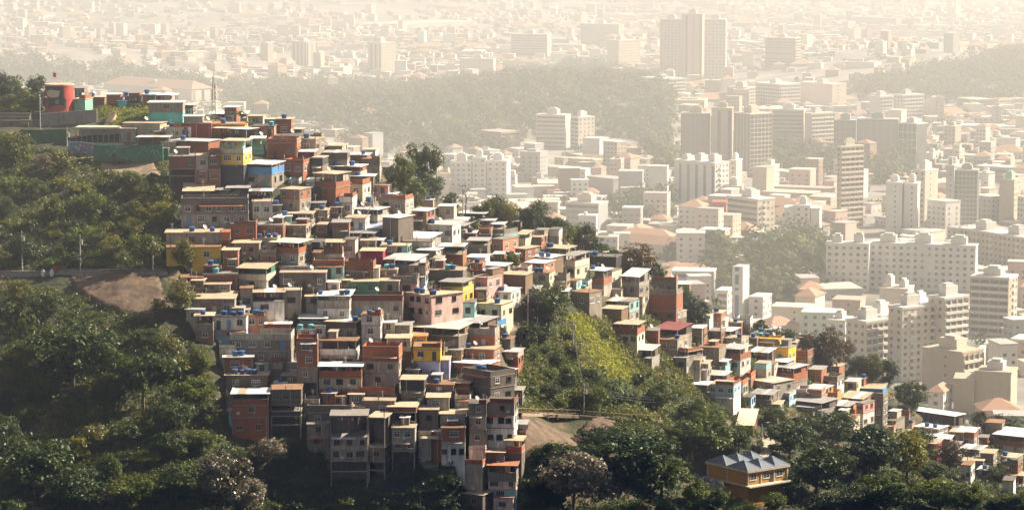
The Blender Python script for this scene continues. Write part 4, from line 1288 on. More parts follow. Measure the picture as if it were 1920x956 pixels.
(682,735,745,418,442,'o429:dgrey','bluish','bluish tilted awning shack',dict(d=6)),
(645,666,670,448,484,'w451:lpink/1','slab','narrow pinkish white house',{}),
(677,718,723,467,494,'w471:crimson/0','tan','crimson painted house with washing',dict(d=6)),
(721,778,804,475,514,'o489:white p498:lgrey','metal','white gallery house with broad grey roof',dict(d=8)),
(647,700,704,487,528,'p490:dbrick w507:brown/2','none','brown house with brick crown wall',{}),
(693,711,713,500,532,'w504:white/0','slab','narrow white wall house',{}),
(711,744,749,503,522,'w506:brick/1','slab','brick and grey house with black window',dict(t=[724,735])),
(736,782,786,514,552,'p518:grey w531:pink/1','none','pinkish house with grey balcony',dict(t=[779])),
(711,748,751,524,554,'w528:lgrey/1','slab','whitish stained house centre',{}),
(768,798,804,496,534,'w499:lgrey/1 w516:lblue/1','slab','grey blue house below gallery',{}),
(811,828,836,483,508,'w486:cream/2','slab','narrow cream house with two openings',{}),
(824,868,878,455,492,'o463:black w474:brick/0','metal','orange brick house under grey awning',dict(d=7)),
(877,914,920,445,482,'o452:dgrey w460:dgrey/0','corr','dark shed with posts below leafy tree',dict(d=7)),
(783,818,828,464,486,'o470:lgrey','white','small white canopy over grey lane',dict(d=5)),
(922,943,970,446,476,'w450:salmon/1','slab','salmon brick house with long side',dict(d=8)),
(923,945,969,427,452,'p431:grey w438:turq/0','none','grey turquoise rooftop house',{}),
(968,985,997,430,462,'o440:lgrey p448:cream','tan','tan roofed cream terrace house',{}),
(993,1015,1024,440,462,'w445:brick/1','tan','small brick house near lime bush',{}),
(861,908,920,395,412,'o401:dgrey','white','white roofed shed below ridge trees',dict(d=6)),
(842,880,888,408,424,'o413:lgrey','white','white sheet shelter left of leafy tree',dict(d=6)),
(905,925,935,408,426,'o414:lgrey','white','white sheet shelter right of leafy tree',dict(d=6)),
(920,942,949,417,434,'o421:lgrey w428:grey/0','white','grey porch house at ridge step',{}),
(803,868,876,502,532,'w508:dgrey/0','slab','long dark house with brick end',dict(t=[838,848])),
(880,912,945,505,524,'p508:brick w514:brick/0','none','brick terrace with blue tarpaulin',dict(d=7)),
(884,914,940,519,548,'w522:pink/1','slab','pink house with white trim',dict(d=7)),
(826,868,890,520,572,'o530:olive p539:olive w548:yellow/1','corr','olive yellow house with dark sheet roof',dict(d=7)),
(765,809,869,547,600,'w555:lpink/3','tan','big pinkish white house seen cornerwise',dict(t=[775,785,803,830],d=9,fr='dark')),
(657,755,758,551,594,'p553:dbrick w564:lgrey/3','none','long pale house with brick parapet',dict(fr='white')),
(892,912,919,540,570,'w544:brown/1','slab','brown house right of olive one',{}),
(921,958,974,538,570,'w548:white/2','metal','white pinkish house with dish',dict(t=[926,938],d=7)),
(894,940,961,566,604,'w571:cream/2','tan','cream orange house with painted doors',dict(t=[929],d=7)),
(868,890,895,564,598,'w568:turq/1','slab','turquoise house with mural wall',{}),
(985,1020,1038,490,512,'w494:salmon/2','white','salmon pink house with white roof',dict(d=7)),
(876,910,920,477,494,'w483:white/1','white','white house behind wires',{}),
(940,985,997,512,540,'w516:brown/0','tan','brown mural house with brick end',{}),
(997,1030,1042,508,534,'w513:cream/1','slab','cream house with flat roof near big tree',dict(t=[1003,1012])),
(905,945,960,494,512,'o499:lgrey','white','pale awning house among bushes',dict(d=6)),
(1021,1062,1078,459,486,'o467:grey p475:lgrey','tan','grey terrace house with ridge roof',dict(t=[1020,1030])),
(966,985,1012,463,490,'w467:brick/1','tan','brick house with long shaded side',dict(d=7)),
(1000,1032,1058,479,508,'w484:brown/0','white','brown fronted house with white side',dict(t=[1012,1024],d=7)),
(1059,1078,1106,469,522,'o480:lgrey p490:cream w501:cream/1','corr','cream house with open loft',dict(d=8)),
(1104,1155,1164,479,512,'w483:black/0','slab','black walled long house',dict(t=[1106,1114])),
(1105,1132,1147,503,546,'o508:dgrey p523:brick w534:lgrey/1','white','grey house with brick balcony on slope',dict(t=[1098])),
(1132,1148,1166,505,540,'w509:cream/2','slab','cream narrow house beside black wall',{}),
(1167,1198,1217,503,575,'o519:lgrey p530:lgrey w537:lgrey/1','white','tall grey house with pitched white roof',dict(d=6)),
(1198,1205,1214,555,590,'w558:cream/1','slab','cream foot of tall grey house',{}),
(1221,1268,1272,522,552,'w527:grey/2','slab','mossy grey box with rooftop dish',{}),
(1212,1268,1280,548,604,'w552:brick/0 w583:brick/2','slab','big orange brick block at hill edge',dict(d=7)),
(1140,1182,1197,558,590,'o566:dgrey w575:dgrey/0','tan','dark house under long tan roof',dict(d=7)),
(1162,1180,1196,562,606,'w567:turq/2 w586:lgrey/1','slab','turquoise house below tan roof',dict(fr='dark')),
(1070,1105,1128,545,580,'w550:grey/1','slab','grey house above the grassy slope',{}),
(1085,1100,1104,541,566,'w545:lgrey/1','slab','little pale house by big tree',dict(t=[1093])),
(1153,1195,1210,602,648,'o609:dgrey p616:brick w627:cream/3','tan','cream house with brick balcony',dict(d=7)),
(1130,1165,1180,575,604,'w580:brown/0','tan','brown shack row above brick balcony',{}),
(1224,1270,1294,605,645,'o619:dgrey p632:grey','maroon','grey house with maroon sheet roof',dict(d=9)),
(1212,1234,1240,618,650,'w621:brick/0','slab','brick annexe left of maroon roof',{}),
(1243,1270,1288,583,612,'w587:lgrey/1 w598:dgrey/0','slab','grey box house with twin tanks',dict(t=[1263,1274])),
(1304,1320,1328,611,646,'w615:brick/1','slab','narrow brick house right of maroon roof',{}),
(1328,1352,1362,618,640,'w622:dbrick/1','slab','low brick house by white sheets',{}),
(1320,1370,1384,616,632,'o621:dgrey','white','large bent white sheet shelter',dict(d=7)),
(1177,1222,1236,646,672,'o657:dgrey','metal','shack with broad pale grey roof',dict(d=7)),
(1238,1270,1294,633,664,'w638:lgrey/2','slab','long whitish house with vents',dict(t=[1296],d=9)),
(1235,1290,1318,652,676,'o660:dgrey w668:lgrey/1','slab','grey yard house with flat slab',dict(t=[1238,1249,1259])),
(1285,1312,1322,672,706,'w676:grey/1','slab','grey house below yard slab',{}),
(1335,1390,1404,630,654,'w636:beige/1','slab','beige row house with orange objects',dict(t=[1384])),
(1309,1348,1364,648,680,'w653:grey/0','slab','grey house with bright end wall',dict(d=7)),
(1351,1388,1408,646,696,'o655:dgrey p664:brick w675:white/2','metal','white house with orange brick balcony',dict(d=7)),
(1346,1360,1368,673,702,'o678:turq p686:turq','white','tiny turquoise balcony house',dict(d=4)),
(1295,1325,1332,675,712,'o682:beige w694:lgrey/1','tan','beige open house over bushes',{}),
(1418,1460,1473,630,662,'p636:gold w640:gold/1','none','vivid yellow house with stepped wall',dict(t=[1424,1436],d=7)),
(1448,1478,1491,650,684,'w653:gold/1','slab','vivid yellow lower block with red window',{}),
(1406,1440,1452,652,682,'o661:dgrey','white','dark porch under white awning by yellow',dict(d=6)),
(1438,1476,1488,672,694,'o679:brown','white','second white awning below yellow block',dict(d=5)),
(1319,1358,1371,696,726,'o704:grey p713:brick','metal','grey roofed terrace with brick parapet',dict(d=7)),
(1330,1375,1392,720,768,'w723:lblue/3 w744:white/0','slab','pale blue white house above bushes',dict(d=7)),
(1365,1392,1402,710,745,'p713:brick w722:lgrey/2','none','grey house with brick crown',{}),
(1398,1408,1418,696,724,'p699:brick w708:brick/0','none','narrow brick stair wall',{}),
(1407,1450,1486,710,742,'w718:lgrey/2','tan','pale stained house with wide roof',dict(d=8)),
(1409,1446,1460,731,764,'o740:dgrey p751:dgrey','corr','dark porch house with grey sheet',dict(d=6)),
(1392,1408,1414,742,766,'w746:lblue/1','slab','light blue shack at the bushes',{}),
(1463,1480,1490,733,760,'w738:lblue/1','slab','pale blue house with hanging washing',{}),
(1440,1462,1470,754,778,'w758:lgrey/1','tan','low grey shack at tree edge',{}),
(1455,1488,1517,682,716,'o691:brick p701:brick','metal','brick terrace house with grey roof',dict(d=7)),
(1490,1514,1524,654,692,'p658:dbrick w670:brown/1','none','brown brick house left of bronze tree',{}),
(1472,1492,1498,640,660,'w643:dgrey/0','slab','dark box beside vivid yellow house',{}),
(1518,1540,1552,686,716,'w693:brick/0','corr','brick house with dark grey roof',{}),
(1541,1570,1582,702,730,'p706:grey w714:white/2','none','white house with grey terrace wall',{}),
(1508,1545,1560,722,742,'w730:orange/1','metal','orange house with thin grey roof',dict(d=7)),
(1544,1570,1578,733,754,'p736:orange w742:orange/0','none','orange parapet box over grey house',{}),
(1500,1540,1546,735,758,'w739:grey/0','slab','grey house left of orange box',dict(t=[1514])),
(1462,1540,1572,748,770,'o756:dgrey','corr','long low grey roofed sheds',dict(d=9)),
(1495,1525,1540,758,776,'w764:lgrey/0','metal','shed with pale roof in the trees',{}),
(1595,1655,1666,718,744,'w729:blue/0','tan','bright blue walled house',dict(d=9)),
(1634,1655,1666,743,806,'w745:dgrey/1 w765:dgrey/1','slab','dark tower below blue house',dict(d=6)),
(1589,1620,1634,702,722,'w710:brick/0','corr','low brick house above blue house',dict(t=[1636],d=7)),
(1577,1618,1637,736,762,'o748:brown','tan','open loft with broad tan roof',dict(d=7)),
(1605,1618,1637,754,806,'w757:pink/1 w775:white/2','slab','pink and white three storey house',dict(d=6)),
(1551,1590,1608,753,784,'o762:orange p772:brick','corr','orange terrace with dark posts',dict(d=7)),
(1565,1600,1612,780,806,'w784:beige/2','slab','beige low house by tree tops',{}),
(1637,1680,1694,786,806,'w790:grey/0','slab','long grey yard wall house',dict(d=8)),
(1690,1710,1716,792,806,'w796:salmon/1','slab','salmon hut beside blue tubs',dict(t=[1722])),
(1694,1790,1810,775,800,'o780:dgrey','white','long white roof on posts above scrub',dict(d=5)),
(1715,1760,1776,800,816,'w804:lgrey/1','white','low white shed row in the trees',dict(t=[1735,1750])),
(1793,1826,1834,802,838,'w810:brick/0 w822:lgrey/1','white','brick house with white roof at right',{}),
(1847,1878,1886,790,826,'w794:grey/0','slab','grey concrete cube by dark trees',{}),
(1862,1920,1940,806,850,'o819:dgrey p830:brick w838:cream/2','white','house with great white roof at edge',dict(d=9)),
(1800,1836,1850,836,856,'o843:lgrey','white','white canopy hut among twigs',dict(d=6)),
(1802,1820,1826,868,906,'w873:white/2','slab','white narrow house in twigs',{}),
(1838,1862,1870,846,880,'w850:grey/1','tan','grey shack with red balcony',{}),
(1876,1905,1916,852,880,'w858:lgrey/1','tan','pale house with blue tank at edge',dict(t=[1882])),
(1880,1908,1916,862,905,'w868:brick/1','slab','brick house with blue drum at edge',dict(t=[1890])),
(1895,1922,1930,886,912,'o892:brown','tan','open brown shelter at right edge',dict(d=5)),
(1880,1900,1904,898,925,'w902:white/0','slab','white block in the lower bushes',{}),
(1382,1412,1424,770,812,'w797:dbrick/1','cream','brown building with long cream roof',dict(d=14)),
(1740,1758,1764,824,862,'w832:crimson/1','tan','red house hidden in tall trees',{}),
]
FAV = [[(300, 262), (400, 215), (560, 255), (700, 305), (790, 365), (830, 410), (930, 415), (1000, 440), (1110, 480), (1160, 495), (1215, 545), (1280, 560), (1290, 600), (1200, 610), (1120, 590), (1060, 560), (960, 560),
        (960, 600), (940, 640), (970, 700), (975, 840), (870, 860), (740, 870), (630, 870), (580, 800), (440, 800), (420, 660), (365, 610), (360, 540), (430, 480), (420, 420), (345, 410), (345, 350)],
       [(1150, 600), (1300, 600), (1400, 630), (1500, 650), (1600, 720), (1660, 740), (1660, 790), (1560, 790), (1500, 775), (1400, 765), (1300, 735), (1270, 690), (1190, 670)],
       [(1620, 785), (1690, 800), (1800, 805), (1930, 805), (1930, 905), (1860, 905), (1790, 880), (1765, 840), (1640, 815)]]
def build_houses():
    for a in HT:
        *b, kw = a
        house(*b, **kw)
    cov = np.zeros((240, 480), bool)
    def mark(bx): cov[max(0, int(bx[1] / 4)):int(bx[3] / 4) + 1, max(0, int(bx[0] / 4)):int(bx[2] / 4) + 1] = True
    for h in HOUSES: mark(h['box'])
    rs = random.Random(21)
    nf = 0
    for _ in range(16000):
        u, v = rs.uniform(300, 1930), rs.uniform(215, 910)
        if not any(inpoly(u, v, P) for P in FAV): continue
        p = hit(u, v)
        if p is None: continue
        k = F / p[1]
        w_, h_ = rs.uniform(2.2, 3.9) * k, rs.uniform(2.0, 3.0) * k * rs.choice([1, 1, 1, 1.7])
        sl = cov[max(0, int((v - h_) / 4)):int(v / 4), max(0, int((u - w_ / 2) / 4)):int((u + w_ / 2) / 4)]
        if sl.size == 0 or sl.mean() > (.5 if nf < 90 else .74): continue
        col = rs.choice(['brick', 'brick', 'brick', 'grey', 'grey', 'dgrey', 'lgrey', 'white', 'brown', 'cream', 'dbrick', 'lpink', 'turq', 'beige'])
        rf = rs.choice(['slab', 'slab', 'tan', 'white', 'corr', 'metal', 'none'])
        sp_ = ('p' if rf == 'none' else 'w') + '%.1f:%s' % (v - h_ + 3, col)
        if h_ > 30 or rf == 'none': sp_ += ' w%.1f:%s' % (v - h_ * .6, rs.choice([col, 'grey', 'lgrey', 'brick']))
        cn = dict(brick='brick', grey='grey', dgrey='dark grey', lgrey='pale grey', white='white', brown='brown', cream='cream', dbrick='dark brick', lpink='pinkish', turq='turquoise', beige='beige')[col]
        rn = dict(slab='flat roofed', tan='tan roofed', white='white roofed', corr='grey roofed', metal='metal roofed', none='roofless')[rf]
        r_ = house(u - w_ / 2, u + w_ / 2, u + w_ / 2 + rs.uniform(3, 9), v - h_, v, sp_, rf, None, t=[u] if rs.random() < .3 else (), d=rs.uniform(4.5, 6.5), name='shack' if h_ < 26 else 'hillside_house', group=None,
                   auto=('small ' if h_ < 26 else 'narrow ') + rn + ' ' + cn + (' shack' if h_ < 26 else ' house'))
        if r_ is None: continue
        mark((u - w_ / 2, v - h_, u + w_ / 2 + 4, v)); nf += 1
    print('fillers', nf)
    for h in HOUSES: carve(h['fp'], h['z'])
# ------------------------------------------------------------------ vegetation of the hill
LEAF = dict(
    dark=lambda: leaf_mat('leaf_dark', (.016, .034, .007), (.068, .095, .014), trans=.3),
    mid=lambda: leaf_mat('leaf_mid', (.030, .054, .007), (.14, .165, .015), trans=.38),
    lime=lambda: leaf_mat('leaf_lime', (.07, .12, .02), (.16, .21, .035), trans=.35),
    yellow=lambda: leaf_mat('leaf_yellow', (.055, .075, .010), (.22, .21, .022), trans=.4),
    pale=lambda: leaf_mat('leaf_pale', (.05, .068, .016), (.20, .19, .05), spec=.5, trans=.35, rough=.4),
    bloom=lambda: leaf_mat('leaf_bloom', (.06, .06, .03), (.30, .245, .16), spec=.7, rough=.38),
    bronze=lambda: leaf_mat('leaf_bronze', (.06, .05, .012), (.22, .12, .025)),
    rust=lambda: leaf_mat('leaf_rust', (.04, .04, .018), (.12, .075, .04)),
    grass=lambda: leaf_mat('leaf_grass', (.14, .18, .014), (.40, .39, .032), trans=.45),
    dry=lambda: leaf_mat('leaf_dry', (.10, .085, .04), (.22, .17, .09)),
    banana=lambda: leaf_mat('leaf_banana', (.04, .085, .02), (.12, .17, .05), spec=.35, rough=.5, trans=.35))
BARK = lambda: wall_mat('bark', (.10, .075, .055), dirt=.4)
_rn = np.random.RandomState(77)
_CR = {}
def crown_mesh(kind, shape, size, var):
    k = (kind, shape, size, var)
    if k in _CR: return _CR[k]
    big = size == 'L'
    nl = dict(round=40, open=26, flat=46, bush=18, column=22)[shape] if big else dict(round=18, open=14, flat=20, bush=13, column=14)[shape]
    cs, ra = [], []
    for i in range(nl):
        d = _rn.normal(size=3); d /= np.linalg.norm(d)
        r = _rn.uniform(.45, 1.0)
        if shape == 'bush':
            c = np.array([d[0] * .40 * r, d[1] * .40 * r, .42 + abs(d[2]) * .36 * r - .2]); rad = _rn.uniform(.12, .24)
        elif shape == 'flat':
            c = np.array([d[0] * .44 * r, d[1] * .44 * r, .60 + d[2] * .34 * r - .08 * r]); rad = _rn.uniform(.09, .16)
        elif shape == 'open':
            c = np.array([d[0] * .42 * r, d[1] * .42 * r, .62 + d[2] * .34 * r]); rad = _rn.uniform(.09, .16)
        elif shape == 'column':
            c = np.array([d[0] * .32 * r, d[1] * .32 * r, .52 + d[2] * .40 * r]); rad = _rn.uniform(.12, .20)
        else:
            c = np.array([d[0] * .36 * r, d[1] * .36 * r, .53 + d[2] * .38 * r]); rad = _rn.uniform(.11, .19)
        cs.append(c); ra.append(rad)
    per = 125 if big else 80
    if shape == 'open': per = int(per * 1.3)
    v, f = leaf_cloud(cs, ra, per, .025 if big else (.048 if shape != 'bush' else .056), _rn, squash=.72, up=.55)
    # stray sprays that break the outline
    ns = 60 if big else 30
    d = _rn.normal(size=(ns, 3)); d /= np.linalg.norm(d, axis=1, keepdims=True); d[:, 2] = np.abs(d[:, 2]) * .8
    cc = np.array([0, 0, .55 if shape != 'bush' else .3]) + d * np.array([.48, .48, .44])
    v2, f2 = leaf_cloud(cc, [.045] * ns, 7, .018 if big else .035, _rn)
    me = np_mesh('crown', np.vstack([v, v2]), np.vstack([f, f2 + len(v)]), LEAF[kind]())
    # limbs reach into the crown
    b = MB()
    if shape != 'bush':
        w_ = .022 if big else .028
        b.bar((0, 0, -.12), (.01, 0, .3), w_ * 1.25, w2=w_ * .85, n=7); b.bar((.01, 0, .3), (.0, .02, .58), w_ * .85, w2=w_ * .4)
        for i in range(5 if big else 4):
            c = cs[i]
            b.bar((.005, 0, .26 + .05 * i), tuple(c), w_ * .5, w2=w_ * .2, n=5)
    else:
        for i in range(4): b.bar((0, 0, -.15), tuple(cs[i]), .018, w2=.008, n=5)
    tm = b.mesh('trunk' if shape != 'bush' else 'stems', BARK())
    _CR[k] = (me, tm)
    return _CR[k]

SPEC = dict(  # species: leaf, shape, name, phrase
    broad=('dark', 'round', 'broadleaf_tree', 'dark green round tree'), mid=('mid', 'round', 'broadleaf_tree', 'mid green bushy tree'),
    feathery=('mid', 'open', 'feathery_tree', 'tall open crowned tree'), lime=('lime', 'round', 'broadleaf_tree', 'bright lime green tree'),
    yellow=('yellow', 'round', 'broadleaf_tree', 'yellowish green tree'), pale=('pale', 'round', 'broadleaf_tree', 'pale leaved tree'),
    bloom=('bloom', 'flat', 'flowering_tree', 'tree with pale pinkish flower heads'), bronze=('bronze', 'round', 'broadleaf_tree', 'orange brown crowned tree'),
    rust=('rust', 'round', 'broadleaf_tree', 'rusty brown and green tree'), flat=('dark', 'flat', 'spreading_tree', 'wide spreading dark green tree'),
    flatmid=('mid', 'flat', 'spreading_tree', 'wide spreading green tree'), column=('dark', 'column', 'broadleaf_tree', 'tall narrow dark tree'),
    bush=('mid', 'bush', 'bush', 'green bush'), bushdark=('dark', 'bush', 'bush', 'dark bush'), bushyellow=('yellow', 'bush', 'bush', 'yellowish bush'),
    bushpale=('pale', 'bush', 'bush', 'pale leafy bush'), bushlime=('lime', 'bush', 'bush', 'lime green bush'), bushdry=('dry', 'bush', 'bush', 'dry brownish bush'))
RV = random.Random(99)
TREES = []
def plant(u, vb, hpx, wpx, sp, label=None, P=None, adj=''):
    if P is None:
        P = hit(u, vb, G=HZ)
        if P is None: P = hit(u, vb + 12, G=HZ)
        if P is None: print('no ground for tree', u, vb); return
    s = P[1] / F
    leaf, shape, name, ph = SPEC[sp]
    H, Wd = hpx * s, wpx * s
    big = H > 6.5 or Wd > 6.5
    me, tm = crown_mesh(leaf, shape, 'L' if big else 'S', RV.randrange(3 if big else 4))
    root = empty(name, (P[0], P[1], P[2] - .15), RV.uniform(0, 6.28))
    k = {'round': .96, 'open': 1.0, 'flat': 1.04, 'bush': 1.1, 'column': .84}[shape]
    root.scale = (Wd / k, Wd / k, H / .96)
    link('crown' if shape != 'bush' else 'foliage', me, root); link('trunk' if shape != 'bush' else 'stems', tm, root)
    tag(root, label, 'bush' if shape == 'bush' else 'tree', None)
    if not label: AUTO.append((root, u, vb - hpx * .5, (('small ' if hpx < 26 else ('large ' if hpx > 70 else '')) + ph), 'hill'))
    else: LAND.append((u, vb - hpx * .5, label, root))
    TREES.append((u, vb, hpx, wpx))
    return root

def fronds(b, n, L, wd, droop, z, m=0, seed=0, up=.6):
    r = random.Random(seed)
    for i in range(n):
        a = i / n * 6.283 + r.uniform(-.25, .25); ll = L * r.uniform(.75, 1.1); el = up * r.uniform(.3, 1.3)
        p = []
        x, zz, e = 0.0, z, el
        for k in range(6):
            p.append((x, zz)); x += ll / 5 * math.cos(e); zz += ll / 5 * math.sin(e); e -= droop * r.uniform(.7, 1.2)
        ca, sa = math.cos(a), math.sin(a)
        ws = [.3, .9, 1.0, .85, .55, .1]
        for k in range(5):
            q = []
            for kk, sgn in ((k, 1), (k + 1, 1), (k + 1, -1), (k, -1)):
                x_, z_ = p[kk]; w_ = wd * ws[kk] * sgn
                q.append((x_ * ca - w_ * sa, x_ * sa + w_ * ca, z_ - abs(w_) * .35))
            b.face(q, m)
_PM = {}
def palm(u, vb, hpx, wpx, label, kind='palm'):
    P = hit(u, vb, G=HZ)
    if P is None: return
    s = P[1] / F
    if kind not in _PM:
        _PM[kind] = []
        for sd_ in range(3):
            b = MB(); t = MB()
            if kind == 'palm':
                fronds(b, 15, .55, .055, .42, .95, seed=sd_, up=.7)
                t.bar((0, 0, -.08), (.02, .01, .95), .03, w2=.018, n=8)
            else:
                for q in range(4): fronds(b, 7, .62, .05, .42, .12 + .13 * q, seed=sd_ * 7 + q, up=1.3)
                t.bar((0, 0, -.1), (0, 0, .45), .07, w2=.04, n=7)
            _PM[kind].append((b.mesh('fronds', LEAF['banana']() if kind != 'palm' else LEAF['mid']()), t.mesh('trunk', BARK())))
    fm, tm = _PM[kind][RV.randrange(3)]
    root = empty('palm_tree' if kind == 'palm' else 'banana_plant', (P[0], P[1], P[2] - .1), RV.uniform(0, 6))
    root.scale = (wpx * s / .95, wpx * s / .95, hpx * s / 1.05)
    link('fronds', fm, root); link('trunk', tm, root)
    tag(root, label, 'palm tree' if kind == 'palm' else 'banana plant')
    if not label: AUTO.append((root, u, vb - hpx / 2, 'banana plant with long leaves' if kind != 'palm' else 'small palm tree', 'hill'))

HAND = [
    (758, 385, 104, 58, 'feathery', 'open feathery tree at the ridge left of dense one'), (797, 372, 112, 76, 'feathery', 'tallest feathery tree on the ridge'),
    (806, 385, 68, 58, 'broad', 'dense dark round tree below the feathery ridge trees'),
    (846, 404, 46, 42, 'mid', None), (914, 416, 42, 46, 'mid', None), (992, 444, 58, 44, 'broad', None), (1060, 466, 50, 46, 'mid', None), (780, 392, 60, 50, 'mid', None), (738, 372, 56, 36, 'feathery', None), (1112, 482, 44, 46, 'broad', None), (1150, 500, 34, 40, 'mid', None),
    (893, 400, 30, 24, 'broad', 'small round dark tree left of ridge grove'), (934, 408, 56, 58, 'broad', 'domed tree at left of ridge grove'),
    (953, 430, 58, 50, 'pale', 'greyish leaved tree in the ridge grove'), (975, 432, 46, 46, 'broad', 'low dark tree in the ridge grove'),
    (1012, 444, 72, 52, 'broad', 'tallest dark tree of the ridge grove'), (1044, 460, 56, 58, 'broad', 'broad dark tree closing the ridge grove'),
    (1032, 456, 32, 28, 'lime', 'lime green shrub tree at the ridge grove foot'), (1072, 466, 46, 46, 'mid', None), (1096, 474, 64, 50, 'broad', 'dark tree on the ridge right of grove'),
    (1128, 484, 30, 52, 'mid', None), (1110, 490, 26, 40, 'pale', None), (1190, 530, 80, 86, 'bronze', 'orange brown mango tree behind pitched roof house'), (1228, 534, 42, 46, 'broad', None),
    (1288, 594, 56, 52, 'mid', None), (1308, 616, 56, 60, 'broad', 'dark tree right of the orange brick block'), (1336, 616, 36, 34, 'mid', None), (1280, 570, 40, 30, 'mid', None),
    (1385, 622, 32, 36, 'lime', None), (1425, 636, 38, 38, 'broad', None), (1450, 640, 44, 44, 'broad', None), (1478, 644, 44, 40, 'broad', None), (1405, 634, 24, 30, 'mid', None),
    (1550, 700, 92, 92, 'rust', 'big rusty tree beside vivid yellow house'), (1512, 668, 40, 40, 'broad', None), (1585, 690, 60, 40, 'rust', None),
    (1610, 722, 60, 50, 'broad', None), (1636, 728, 72, 50, 'mid', 'mid green tree above blue walled house'), (1662, 735, 66, 52, 'broad', 'dark tree right above blue walled house'),
    (1706, 786, 78, 78, 'feathery', 'feathery tree right of blue walled house'), (1690, 790, 34, 60, 'yellow', None),
    (1836, 812, 46, 36, 'broad', 'small round topped tree before tan block'), (1858, 812, 34, 30, 'rust', None), (1882, 812, 54, 66, 'broad', 'dark tree by the grey cube'), (1908, 816, 38, 44, 'mid', None),
    (886, 448, 42, 30, 'broad', 'leafy dark tree between white sheet shelters'), (1028, 616, 92, 98, 'broad', 'great dark tree amid the houses'), (1000, 606, 62, 56, 'rust', 'brown tinged tree left of great dark tree'),
    (592, 378, 32, 26, 'lime', 'small lime tree beside terrace house'), (343, 512, 70, 52, 'yellow', 'round tree in front of yellow low house'), (338, 592, 76, 66, 'pale', 'pale tree at the edge of rock face'),
    (464, 497, 30, 44, 'bushpale', 'pale bush below twin white windows'), (960, 504, 36, 44, 'mid', None), (1388, 768, 34, 32, 'mid', None), (300, 600, 44, 40, 'yellow', None),
    (8, 205, 72, 44, 'broad', 'dark tree at the top left corner'), (32, 190, 50, 36, 'mid', None), (70, 195, 60, 42, 'broad', 'tallest dark tree left of painted tank'), (48, 208, 44, 50, 'mid', None), (18, 208, 34, 48, 'yellow', None),
    (100, 186, 36, 30, 'broad', None), (62, 218, 38, 44, 'mid', None), (118, 175, 22, 30, 'broad', None), (90, 208, 40, 30, 'mid', None), (165, 176, 18, 24, 'rust', None),
    (28, 335, 92, 92, 'yellow', 'large sunlit tree on the left edge below court'), (88, 318, 46, 52, 'bushdry', None), (-5, 300, 60, 50, 'mid', None),
    (420, 950, 118, 120, 'bloom', 'large pale flowering tree at the bottom'), (505, 880, 66, 80, 'bloom', 'pale flowering tree below tall brick house'), (465, 960, 70, 90, 'bloom', None),
    (557, 815, 56, 36, 'mid', 'leafy tree beside dark frame house'), (1075, 960, 124, 160, 'bloom', 'huge pale topped tree at bottom centre'), (1180, 900, 108, 210, 'flat', 'wide spreading dark tree under the rock'),
    (1130, 850, 60, 110, 'flat', None), (1240, 930, 90, 130, 'flatmid', None), (1330, 860, 92, 130, 'mid', 'large green tree above the school roofs'), (1270, 850, 70, 110, 'flatmid', None), (1385, 850, 60, 80, 'mid', None),
    (1040, 880, 60, 100, 'flat', None), (1020, 850, 30, 34, 'bushlime', None), (1300, 800, 60, 90, 'mid', None), (1230, 770, 60, 80, 'mid', None), (1340, 800, 46, 60, 'lime', None),
    (1480, 860, 80, 120, 'flat', None), (1560, 840, 76, 110, 'broad', None), (1620, 900, 110, 150, 'broad', 'huge dark tree at the lower right'), (1700, 900, 100, 110, 'yellow', 'large yellowish tree at the lower right'), (1530, 930, 110, 150, 'flat', None),
    (1660, 960, 80, 140, 'flatmid', None), (1760, 960, 70, 110, 'mid', None), (1600, 960, 60, 100, 'flat', None), (1450, 800, 44, 70, 'flatmid', None), (1500, 820, 50, 70, 'flat', None), (1780, 880, 60, 70, 'rust', None), (1820, 950, 50, 80, 'mid', None),
    (1870, 905, 40, 50, 'column', None), (1880, 960, 40, 90, 'mid', None), (1720, 850, 50, 70, 'broad', None), (1640, 830, 40, 60, 'broad', None), (1750, 920, 60, 60, 'mid', None), (1930, 960, 46, 70, 'flatmid', None),
    (1345, 958, 52, 62, 'mid', None), (1398, 968, 46, 70, 'bush', None), (1450, 962, 44, 56, 'mid', None), (1300, 950, 60, 62, 'mid', None), (1316, 925, 34, 40, 'bushpale', None), (1375, 950, 30, 44, 'bush', None), (1480, 940, 60, 60, 'broad', None),
    (60, 930, 130, 170, 'broad', 'great dark tree in the lower left corner'), (150, 960, 90, 130, 'broad', None), (0, 850, 80, 90, 'broad', None), (250, 960, 80, 120, 'mid', None), (330, 940, 80, 100, 'broad', None),
]
